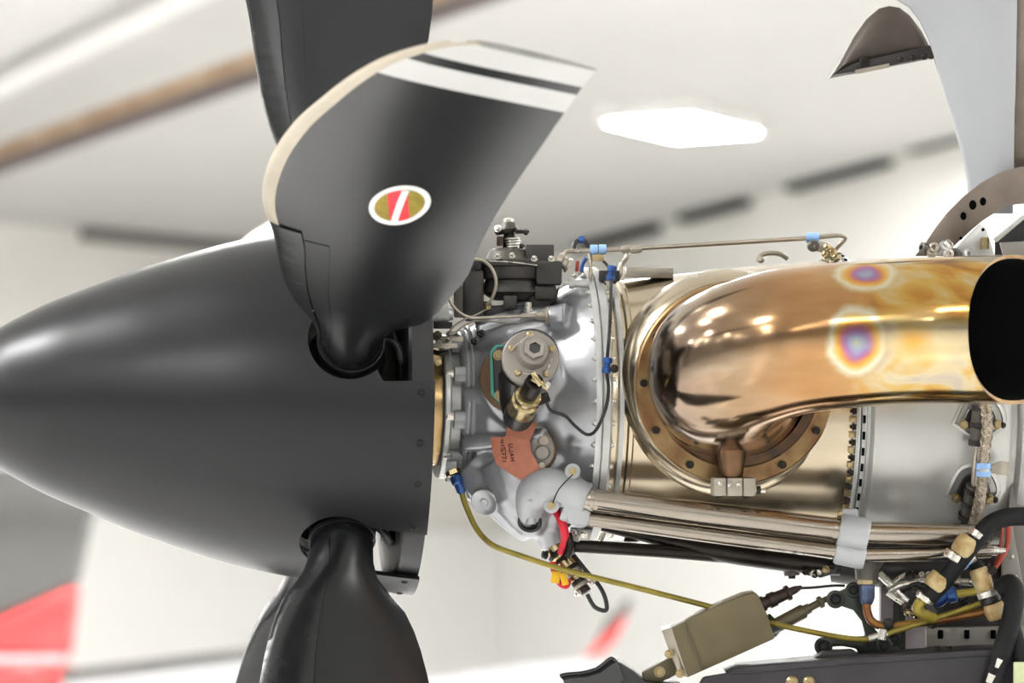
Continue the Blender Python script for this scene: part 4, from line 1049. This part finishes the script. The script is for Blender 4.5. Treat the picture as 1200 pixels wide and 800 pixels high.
b = B(); b.tube([F(677, 306, 44), F(676, 318, 46)], 2.2, 8); b.part('lead', 'red_wire', al)
b = B(); b.tube([F(687, 302, 44), F(683, 309, 44), F(681, 318, 46)], 2.4, 8); b.part('lead', 'blue_fitting', al)
b = B(); b.lathe(F(660, 332, 60), X1, [(0, 2.5), (6, 2.5), (6, 6), (12, 6), (13, 4.5), (20, 4.5), (20, 5.5), (30, 5.5)], 12); b.part('union', 'flange_alu', al)
b = B(); b.box(F(714, 323, 62), 12, 10, 6); b.part('clip_block', 'rubber', al, bevel=1)
# fittings where the line enters the rear flange, lifting eye
tf = thing('top_fitting', 'cluster of beige unions under the blue clip on top of the engine', 'fitting', F(968, 300, 30))
b = B(); b.lathe(F(953, 288, 36), VIEW, [(-8, 7), (4, 7), (6, 5), (6, 2.5), (2, 2)], 16); b.part('nut', 'governor_mid', tf)
b = B(); b.box(F(961, 289, 34), 9, 6, 6, V((1, 0, -.15))); b.part('block', 'bracket_beige', tf, bevel=1.5)
for x, y in ((971, 291), (977, 296), (981, 302), (969, 299)): put('nut', 'cad', tf, F(x, y, 36), V((-.6, -.7, .4)), 1.1)
le = thing('lifting_eye', 'small pale lifting loop on top of the case', 'lifting eye', F(905, 306, 20))
b = B(); b.tube([F(890, 306, 24), F(892, 299, 22), F(902, 296.5, 20), F(914, 297.5, 18), F(923, 303, 16)], 3, 12); b.part('loop', 'bracket_beige', le)
b = B(); b.lathe(F(891, 304, 26), V((-.5, -1, .2)), [(-3, 4), (3, 4), (4, 2.5)], 10); b.part('foot', 'bracket_beige', le)
# --- braided hose, blue clip and bracket
bh = thing('braided_hose', 'steel braided hose with pale blue clip over the nozzle pads', 'hose', sp(1145, 615, 220)[0])
pts = [sp(1152, 468, 224)[0], sp(1156, 482, 226)[0], sp(1157, 505, 226)[0], sp(1154, 530, 226)[0], sp(1152, 555, 226)[0], sp(1149, 580, 224)[0], sp(1145, 600, 222)[0], sp(1140, 616, 214)[0], sp(1136, 630, 206)[0]]
mat('braid', '#a59a8a', 0.8, 0.38, 0.45, 420, 0.6, 420)
b = B(); b.tube(pts, 6, 16, 6); b.part('hose', 'braid', bh)
cpts = cat_rom(pts, 8)
for ph in range(6):                                   # the braid's strands
    b = B(); q_ = []
    for i in range(0, len(cpts) - 1):
        d = (cpts[i + 1] - cpts[i]).normalized(); x, y, _ = frame_for(d, VIEW)
        a = i * 0.55 * (1 if ph % 2 else -1) + ph * PI / 3
        q_.append(cpts[i] + (x * math.cos(a) + y * math.sin(a)) * 6.1)
    b.tube(q_, 0.9, 5, 2); b.part('strand', 'braid', bh)
for y in (546, 555):
    p = sp(1152.5, y, 226)[0]; b = B(); b.lathe(p, Z1, [(-3.6, 7.5), (-3, 8.6), (3, 8.6), (3.6, 7.5)], 18); b.part('clip_band', 'blue_clip', bh)
b = B(); b.lathe(sp(1152.5, 550.5, 226)[0], Z1, [(-1.6, 7.6), (1.6, 7.6)], 16); b.part('clip_core', 'bolt_steel', bh)
b = B(); b.plate([(1160, 545), (1172, 540), (1184, 541), (1184, 557), (1172, 556), (1160, 554)], [150, 152, 140, 140, 152, 150], 5); b.part('bracket', 'bracket_beige', bh, bevel=1)
# --- mouldings at the right edge
fw = thing('firewall_panel', 'upright grey firewall edge behind the engine at the right', 'panel', F(1195, 640, 90))
b = B(); b.plate([(1184, 470), (1240, 465), (1240, 690), (1176, 690), (1184, 560)], 96, 16); b.part('panel', 'primer_grey', fw, bevel=2)
b = B(); b.plate([(1174, 612), (1186, 612), (1200, 690), (1202, 740), (1186, 740), (1174, 680)], 112, 10); b.part('stiffener', 'primer_grey', fw, bevel=2)
for x, y in ((1186, 652), (1190, 676), (1194, 700)): put('dome', 'steel', fw, F(x, y, 112), VIEW, 0.6, 'rivet')
b = B(); b.tube([F(1182, 612, 120), F(1180, 640, 124), F(1168, 662, 126), F(1160, 672, 124)], 3, 10); b.part('wire', 'red_wire', fw)
b = B(); b.tube([F(1176, 612, 118), F(1172, 640, 122), F(1166, 662, 122)], 1.6, 8); b.part('wire', 'red_wire', fw)
# --- hoses low right
def hose(name, label, pts, r, m_='hose_rubber'):
    t = thing(name, label, 'hose', F(*pts[-1])); b = B(); b.tube([F(*p) for p in pts], r, 20, 6); b.part('hose', m_, t); return t
def band(t, p, q_, r, m_, name='band', bulge=0.0):
    a, e = F(*p), F(*q_); l = (e - a).length
    b = B(); b.lathe(a, e - a, [(0, r * .9), (l * .12, r), (l * .5, r + bulge), (l * .88, r), (l, r * .9)], 24); return b.part(name, m_, t)
h1 = hose('rubber_hose', 'black hose with beige collars curving down to the yellow elbow', [(1240, 606, 190), (1205, 605, 195), (1180, 606, 200), (1161, 614, 204), (1146, 630, 206), (1128, 652, 206), (1108, 678, 204), (1088, 700, 200)], 10.5)
band(h1, (1138, 630, 206), (1124, 650, 206), 13, 'beige_collar', 'collar', 1); band(h1, (1104, 674, 204), (1093, 689, 203), 12.5, 'beige_collar', 'collar', 1)
band(h1, (1148, 623, 205), (1143, 630, 205), 12, 'bolt_steel', 'hose_clamp'); band(h1, (1120, 648, 206), (1115, 656, 206), 12.2, 'bolt_steel', 'hose_clamp')
band(h1, (1086, 697, 200), (1082, 703, 199), 11.5, 'bolt_steel', 'hose_clamp')
b = B(); b.tube([F(1086, 698, 199), F(1078, 706, 197), F(1076, 714, 194), F(1084, 720, 188), F(1094, 724, 180)], 6.5, 14); b.part('elbow', 'yellow_tube', h1)
h2 = hose('rubber_hose', 'short black hose in a silver clamp with cream sleeves', [(1133, 655, 176), (1140, 660, 180), (1147, 668, 184), (1155, 690, 186), (1166, 722, 184)], 8.5)
band(h2, (1146, 666, 184), (1155, 692, 186), 10.5, 'beige_collar', 'collar', 1); band(h2, (1163, 706, 186), (1169, 724, 184), 11.5, 'beige_collar', 'collar', 1)
band(h2, (1156, 691, 186), (1159, 699, 186), 12.5, 'bolt_steel', 'hose_clamp'); band(h2, (1159, 699, 186), (1162, 706, 186), 12, 'rubber', 'hose_clamp')
b = B(); b.lathe(F(1121, 664, 186), F(1136, 654, 188) - F(1121, 664, 186), [(0, 7), (1, 8), (11, 8), (12, 6.5), (18, 6.5)], 18); b.part('blue_clip', 'blue_clip', h2)
b = B(); b.lathe(F(1131, 657, 186), F(1146, 648, 188) - F(1131, 657, 186), [(0, 7), (12, 7)], 18); b.part('hose_clamp', 'bolt_steel', h2)
for x, y in ((1170, 684), (1163, 668)): put('hex', 'dark', h2, F(x, y, 192), VIEW, 1.0)
h3 = hose('rubber_hose', 'thick grey hose with worn white patches hanging at the right edge', [(1174, 691, 200), (1183, 684, 208), (1189, 695, 218), (1186, 722, 229), (1176, 758, 234), (1163, 800, 236), (1150, 845, 236)], 11.5)
b = B(); b.tube([F(1172, 772, 244), F(1168, 782, 244)], [4, 3.4], 10, 1); b.part('worn_patch', 'cotton_white', h3)
b = B(); b.tube([F(1163, 790, 244.5), F(1159, 800, 244.5)], [4.6, 4], 10, 1); b.part('worn_patch', 'cotton_white', h3)
h4 = hose('rubber_hose', 'grey hose crossing behind the worn hose', [(1183, 722, 200), (1190, 745, 222), (1197, 775, 228), (1204, 810, 230)], 9)
lb = B(); lb.box(F(1197, 790, 244), 9, 2, 14); lb.one('paper_label', 'cream_label', 'pale green paper label at the lower right corner', 'label', bevel=1)
cp_ = thing('copper_pipe', 'copper brown pipe bending from the drain to the hoses', 'pipe', F(1080, 735, 160))
b = B(); b.tube([F(1016, 700, 150), F(1016, 714, 152), F(1021, 727, 154), F(1034, 733.5, 156), F(1052, 733, 158), F(1100, 726, 162), F(1164, 715, 166)], 5, 14); b.part('pipe', 'copper_tube', cp_)
b = B(); b.lathe(F(1016, 702, 150), Z1, [(-7, 5), (-4, 7), (2, 9), (15, 9), (18, 7)], 8); b.part('blue_nut', 'blue_grey_nut', cp_)
b = B(); b.lathe(F(1016, 682, 150), Z1, [(-2, 11), (4, 11), (5, 9)], 6); b.part('brass_nut', 'connector_brass', cp_)
b = B(); b.lathe(F(1016, 679, 150), Z1, [(0, 13), (12, 14), (20, 20), (30, 26)], 28); b.part('sump_neck', 'governor_mid', cp_)
b = B(); b.box(F(1041, 731, 160), 5, 9, 6, V((1, 0, .2))); b.part('clip', 'rubber', cp_, bevel=2)
b = B(); b.lathe(F(1034, 743, 182), V((.2, 0, 1)), [(-6, 5), (6, 5)], 12); b.part('clip', 'bolt_steel', cp_)
yb = thing('yellow_pipe', 'short yellow pipe with blue union above the copper pipe', 'pipe', F(1130, 702, 150))
b = B(); b.tube([F(1112, 697, 152), F(1135, 694, 158), F(1160, 691, 164)], 4.4, 14); b.part('pipe', 'yellow_bright', yb)
b = B(); b.lathe(F(1122, 695, 154), F(1104, 699, 150) - F(1122, 695, 154), [(0, 6), (2, 9), (10, 9.5), (12, 7), (20, 11), (26, 11), (27, 6)], 14); b.part('union', 'blue_fitting', yb)
# linkage bars
lk = thing('linkage', 'grey steel link rods crossing below the case', 'linkage', F(1070, 700, 110))
for P_, r in ((((1030, 672, 110), (1052, 692, 114), (1064, 704, 116)), 4.5), (((1042, 692, 118), (1060, 684, 122), (1100, 680, 122), (1160, 684, 120)), 4.0), (((1040, 690, 112), (1056, 676, 112), (1070, 672, 110)), 3.2), (((1040, 694, 116), (1058, 706, 118), (1072, 712, 116)), 3.4)):
    b = B(); b.tube([F(*p) for p in P_], r, 12, 4); b.part('rod', 'bolt_steel', lk)
for x, y in ((1067, 675), (1072, 690), (1062, 712)): put('nut', 'dark', lk, F(x, y, 120), V((-.2, -1, .2)), 1.3)
b = B(); b.box(F(1070, 696, 112), 7, 8, 12, V((1, 0, .3))); b.part('clevis', 'rubber', lk, bevel=2)
b = B(); b.lathe(F(1108, 702, 120), VIEW, [(-20, 24), (0, 22), (6, 16)], 28); b.part('pump', 'unit_dark', lk)
# sump body
sm = thing('engine_sump', 'dark machined underside of the engine above the hoses', 'sump', F(1080, 690, 60))
b = B(); b.tube([F(975, 662, 60), F(1060, 664, 70), F(1200, 664, 60)], [20, 26, 26], 28, 3); b.part('body', 'unit_dark', sm)
b = B(); b.box(F(1098, 674, 80), 26, 14, 5, V((1, 0, .02))); b.part('fin_block', 'bracket_beige', sm, bevel=1)
for x in (1080, 1088, 1096, 1104, 1112, 1120): put('hex', 'steel', sm, F(x, 673, 96), VIEW, 0.7)
# engine mount behind: posts and cross member
em = thing('engine_mount', 'pale mauve engine mount posts behind the green bellcrank', 'frame', F(1060, 770, 40))
for x0, x1, m_ in ((1031, 1046, 'mauve_beam'), (1046, 1060, 'green_paint'), (1060, 1086, 'mauve_beam')):
    b = B(); b.box(F((x0 + x1) / 2, 728, 60), (x1 - x0) / 2, 14, 50); b.part('post', m_, em, bevel=1.5)
b = B(); b.plate([(1086, 700), (1200, 688), (1260, 688), (1260, 740), (1086, 740)], 70, 20); b.part('web', 'unit_dark', em, bevel=1)
b = B(); b.box(F(1160, 745, 120), 74, 8, 11, V((1, 0, .02))); b.part('cross_member', 'primer_grey', em, bevel=2)
for x in (1102, 1133, 1164): 
    b = B(); b.box(F(x, 743, 130), 3, 2, 5); b.part('slot', 'black_slot', em, bevel=1)
b = B(); b.box(F(1160, 759, 116), 74, 10, 5, V((1, 0, .02))); b.part('rail', 'unit_dark', em, bevel=1)
# --- green bellcrank
bc = thing('bellcrank', 'dark green bellcrank linking the olive actuator to the engine', 'bellcrank', F(1020, 768, 120))
ca = [(972, 706), (976, 696), (990, 690), (1000, 683), (1010, 688), (1013, 700), (1012, 716), (1024, 735), (1036, 748), (1050, 752), (1056, 768), (1004, 768), (1008, 752), (1014, 744), (1010, 728), (1000, 715), (988, 711)]
b = B(); b.plate(ca, 136, 12); b.part('plate', 'green_paint', bc, bevel=2.5)
ca = [(957, 757), (963, 749), (974, 747), (1000, 746), (1030, 744), (1040, 752), (1040, 768), (1006, 768), (1004, 760), (986, 757), (972, 758), (968, 767), (960, 766)]
b = B(); b.plate(ca, 150, 10); b.part('arm', 'green_paint', bc, bevel=2.5)
for x, y, n, s_ in ((979, 702, 136, 1.5), (1000, 691, 136, 1.3), (965, 757, 150, 1.5), (1036, 756, 152, 1.4), (1018, 754, 150, .9), (1048, 748, 138, 1.2)):
    b = B(); b.lathe(F(x, y, n), VIEW, [(-3, 7 * s_), (1.5, 7 * s_), (2.5, 6 * s_)], 20); b.part('washer', 'green_paint', bc)
    put('hex', 'black', bc, F(x, y, n + 2), VIEW, 0.9 * s_)
# --- olive actuator box
ac = thing('actuator', 'tapered olive actuator box hanging below the engine', 'actuator', F(840, 795, 150))
b = B(); b.plate([(785, 736), (840, 710), (872, 697), (884, 694.5), (889, 698), (900, 722), (908, 748), (850, 774), (805, 794), (800, 789), (792, 762)], 190, 70); b.part('housing', 'olive', ac, bevel=2)
b = B(); P_ = [F(x, y, n) for x, y, n in ((775, 738, 186), (787, 735, 191), (806, 793, 191), (796, 792, 186))]; b.prism(P_, [p + V((0, 62, 0)) for p in P_]); b.part('end_cover', 'bracket_beige', ac, bevel=1)
b = B(); P_ = [F(x, y, 191.5) for x, y in ((801, 729), (803.5, 728), (824, 785), (821.5, 786))]; b.prism(P_, [p + V((0, 3, 0)) for p in P_]); b.part('seam', 'olive_dark', ac)
for x, y in ((784, 766), (797, 789)): put('hex', 'cad', ac, F(x, y, 192), V((-.4, -1, 0)), 0.95)
da = F(966, 703, 130) - F(900, 738, 150)
b = B(); b.lathe(F(898, 739, 150), da, [(0, 11), (8, 11), (9, 8.5), (50, 8.5), (52, 6), (58, 6), (58, 4.5), (70, 4.5), (71, 7), (75, 7), (76, 3.5), (92, 3.5)], 20); b.part('piston_rod', 'olive_dark', ac)
b = B(); b.lathe(F(903, 733, 152), da, [(-4, 13), (5, 13), (6, 11)], 6); b.part('gland_nut', 'green_paint', ac)
dw_ = F(938, 688, 140) - F(892, 708, 150)
b = B(); b.lathe(F(890, 709, 150), dw_, [(0, 9), (6, 9), (6, 7), (12, 7), (12, 9), (20, 9), (20, 7.5), (34, 7), (34, 9), (38, 9), (38, 5), (46, 4.5), (54, 2)], 14); b.part('plug', 'brown_anod', ac)
b = B(); b.tube([F(936, 689, 140), F(955, 688, 138), F(976, 686, 136), F(990, 686, 134)], 1.6, 8); b.part('lead', 'wire_black', ac)
b = B(); b.plate([(752, 788), (788, 768), (800, 772), (800, 786), (784, 795), (755, 806)], 172, 22); b.part('clevis', 'olive_dark', ac, bevel=2)
put('hex', 'cad', ac, F(773, 787, 172), VIEW, 1.2)
# --- lower cowling and air intake lip
cw = thing('engine_cowling', 'dark grey lower cowling along the bottom edge', 'cowling', F(1020, 860, 140))
b = B(); b.plate([(820, 800), (824, 793), (850, 789), (866, 782), (900, 778), (990, 771), (1060, 766), (1150, 761), (1300, 757), (1300, 900), (820, 900)], 215, 12); b.part('skin', 'cowl_dark', cw, bevel=3)
b = B(); b.plate([(850, 789), (866, 782), (990, 771), (1150, 761), (1300, 757), (1300, 765), (1150, 769), (990, 779), (870, 790)], 217, 90); b.part('edge_flange', 'cowl_dark', cw, bevel=2)
b = B(); b.plate([(953, 772), (965, 763), (1000, 762), (1010, 768)], 180, 40); b.part('fairing', 'cowl_dark', cw, bevel=2)
for x in (928, 948): put('dome', 'cad', cw, F(x, 799, 217), VIEW, 1.6, 'screw')
put('hex', 'dark', cw, F(1098, 762, 190), Z1, 1.0); put('hex', 'dark', cw, F(1112, 761, 190), Z1, 0.8)
il = thing('air_intake_lip', 'glossy black flared air intake lip at the bottom edge', 'intake', F(700, 830, 150))
b = B()
top = [(656, 792, 196), (664, 790, 196), (684, 788, 196), (700, 783, 196), (712, 774, 196), (717, 771.5, 196), (722, 776, 192)]
rows = []
for (x, y, n) in top: rows.append([F(x, y, n), F(x + 4, y + 5, n + 6), F(x + 9, y + 20, n - 4), F(x + 12, y + 60, n - 24)])
rows2 = [[p + V((2, 26, -2)) for p in r_] for r_ in rows]
ti = [[b.add(p) for p in r_] for r_ in rows]; bi_ = [[b.add(p) for p in r_] for r_ in rows2]
for i in range(len(ti) - 1):
    for k in range(3):
        b.face(ti[i][k], ti[i + 1][k], ti[i + 1][k + 1], ti[i][k + 1]); b.face(bi_[i][k], bi_[i][k + 1], bi_[i + 1][k + 1], bi_[i + 1][k])
    b.face(ti[i][0], bi_[i][0], bi_[i + 1][0], ti[i + 1][0])
b.part('lip', 'lip_rubber', il, sharp=60)
b = B(); b.tube([F(*p) for p in top], 2.4, 12, 5); b.part('bead', 'lip_rubber', il)
b = B(); b.plate([(718, 772), (728, 776), (744, 786), (756, 798), (800, 802), (800, 880), (724, 880)], 188, 60); b.part('duct', 'dark_paint', il, bevel=4)
# --- raised cowl panels and former at upper right
cd = thing('cowl_door', 'white raised cowl panel standing open at the upper right', 'cowl panel', F(1150, 215, 60))
edge = [(1040, -40), (1052, 0), (1066, 8), (1078, 24), (1088, 44), (1097, 70), (1106, 104), (1116, 138), (1126, 174), (1134, 214), (1136, 250)]
right = [(1194, -40), (1192, 0), (1191.5, 30), (1191, 60), (1190.5, 90), (1190, 110), (1189, 130), (1188.5, 160), (1188, 190), (1187, 220), (1187, 250)]
b = B(); rows = []
for (x0, y0), (x1, y1) in zip(edge, right):
    rows.append([F(x0 + (x1 - x0) * t, y0 + (y1 - y0) * t, 20 + 26 * math.sin(t * PI * .62)) for t in [k / 10 for k in range(11)]])
back = [[p + V((0, 9, 0)) for p in r_] for r_ in rows]
A_ = b.rings(rows, closed=False); Bk = b.rings(back, closed=False)
for i in range(len(rows) - 1):
    b.face(A_[i][0], A_[i + 1][0], Bk[i + 1][0], Bk[i][0]); b.face(A_[i][-1], Bk[i][-1], Bk[i + 1][-1], A_[i + 1][-1])
b.part('skin', 'cowl_white', cd, sharp=50)
b = B(); b.plate([(1190, -40), (1250, -40), (1250, 210), (1188, 200)], 36, 14); b.part('frame', 'former_metal', cd, bevel=1)
cf = thing('cowl_door', 'brown-grey inner face of the far raised cowl panel', 'cowl panel', F(1035, 92, -60))
crv = [(971, 92), (984, 72), (1000, 44), (1016, 22), (1030, 10), (1042, 7), (1054, 9), (1066, 18), (1080, 36), (1092, 60), (1104, 96)]
b = B(); fr = [F(x, y, -60) for x, y in crv]; lo_ = [F(971 + (x - 971) * 1.0, 92 - (x - 971) * 0.195, -60) for x, y in crv]
rows = [[fr[i] + (lo_[i] - fr[i]) * t + V((0, -14 * math.sin(t * PI), 0)) for t in (0, .25, .5, .75, 1)] for i in range(len(crv))]
A_ = b.rings(rows, closed=False); Bk = b.rings([[p + V((0, 8, 0)) for p in r_] for r_ in rows], closed=False)
for i in range(len(rows) - 1):
    b.face(A_[i][0], A_[i + 1][0], Bk[i + 1][0], Bk[i][0]); b.face(A_[i][-1], Bk[i][-1], Bk[i + 1][-1], A_[i + 1][-1])
b.part('skin', 'cowl_inside', cf, sharp=60)
b = B(); b.plate([(975, 88), (1000, 74), (1050, 62), (1094, 52), (1098, 66), (1040, 78), (1004, 84)], -44, 6); b.part('seal_channel', 'unit_dark', cf, bevel=1)
b = B(); b.plate([(1002, 82), (1042, 74), (1043, 79), (1004, 87)], -40, 5); b.part('hinge_plate', 'bracket_beige', cf, bevel=.6)
put('cap', 'dark', cf, F(1013, 72, -46), VIEW, 1.3)
for x in (1056, 1070, 1083, 1091): put('dome', 'dark', cf, F(x, 70 - (x - 1056) * .12, -40), VIEW, 0.9, 'rivet')
fo = thing('former_arch', 'curved brown-grey metal former arching up at the right edge', 'frame', F(1140, 300, 10))
oa = [(1072, 300), (1084, 285), (1096, 267), (1110, 249), (1128, 231), (1148, 215), (1170, 203), (1190, 196.5), (1215, 192), (1260, 190)]
ia_ = [(1112, 300), (1118, 288), (1128, 279), (1140, 268), (1152, 258), (1166, 249), (1178, 242), (1192, 239), (1215, 238), (1260, 238)]
b = B(); rows = [[F(*o_, 70), F(*i2, 70), F(*i2, 56), F(*o_, 56)] for o_, i2 in zip(oa, ia_)]; b.rings(rows); b.part('arch', 'former_metal', fo, bevel=1.2)
for x, y, s_ in ((1129, 253, 3.6), (1140, 240, 4.4), (1152, 236, 3.8)):
    b = B(); b.lathe(F(x, y, 70.6), VIEW, [(-.5, s_), (.3, s_ * .9)], 16, sx=1.3); b.part('hole', 'black_slot', fo)
b = B(); b.plate([(1110, 300), (1125, 285), (1148, 262), (1156, 268), (1166, 300)], 84, 5); b.part('gusset', 'flange_alu', fo, bevel=1)
for x, y in ((1126, 279), (1152, 269)):
    b = B(); b.lathe(F(x, y, 84.6), VIEW, [(-.5, 2), (.2, 1.8)], 10); b.part('hole', 'black_slot', fo)
b = B(); b.lathe(F(1154, 292, 90), Z1, [(0, 5), (13, 5), (14, 3.5)], 6); b.part('gusset_nut', 'connector_brass', fo)
b = B(); b.plate([(1166, 278), (1200, 252), (1260, 252), (1260, 300), (1166, 300)], 50, 6); b.part('web', 'dark_paint', fo, bevel=1)
b = B(); b.plate([(1164, 279), (1198, 252), (1260, 248), (1260, 253), (1200, 257), (1168, 284)], 78, 10); b.part('strut', 'flange_alu', fo, bevel=1)
b = B(); b.plate([(1172, 284), (1260, 280), (1260, 300), (1176, 300)], 76, 10); b.part('rail', 'primer_grey', fo, bevel=1)
ft = thing('fuel_fittings', 'row of small steel unions beside the gusset on the case top', 'fitting', F(1100, 300, 40))
for i, (x, y, d_) in enumerate(((1086, 291, (-1, -.6, .2)), (1096, 292, (-.3, -1, .3)), (1104, 291, (.5, -.8, .5)), (1112, 297, (-.2, -1, 0)), (1120, 297, (-.2, -1, 0)), (1092, 297, (0, -1, .4)), (1130, 299, (.6, -.8, .2)), (1108, 289, (.8, -.6, .5)))):
    b = B(); b.lathe(F(x, y, 84), V(d_), [(-8, 5), (2, 5.5), (3, 6.5), (7, 6.5), (8, 5), (8, 3), (5, 2.6)], 12); b.part('union', ('governor_mid', 'bracket_beige', 'flange_alu', 'bolt_steel')[i % 4], ft)

# --- small clutter between the hoses
for i, (x, y, n, r, l, m_, dv) in enumerate(((1088, 690, 128, 6, 22, 'bolt_steel', (1, -.2, .1)), (1128, 712, 120, 7, 18, 'unit_dark', (1, 0, .2)), (1150, 676, 128, 5, 20, 'dark_rod', (.3, -.2, 1)), (1060, 716, 130, 5, 16, 'connector_brass', (1, 0, -.3)))):
    if i == 0: ck = thing('check_valve', 'cluster of small valves and unions half hidden between the hoses', 'valve', F(1105, 720, 120))
    d_ = V(dv)
    b = B(); b.lathe(F(x, y, n), d_, [(0, r * .7), (2, r), (l * .4, r), (l * .4 + 1, r * .7), (l * .7, r * .7), (l * .7 + 1, r * 1.15), (l, r * 1.15), (l + 1, r * .6)], 10); b.part('union', m_, ck)
b = B(); b.tube([F(1088, 690, 128), F(1074, 684, 126), F(1058, 690, 122)], 3, 10); b.part('tube', 'rubber', ck)
b = B(); b.tube([F(1128, 712, 122), F(1112, 718, 126), F(1096, 730, 126), F(1090, 742, 122)], 3.4, 10); b.part('tube', 'wire_black', ck)
b = B(); b.tube([F(1150, 674, 130), F(1140, 690, 134), F(1128, 706, 130)], 2.2, 8); b.part('tube', 'wire_black', ck)
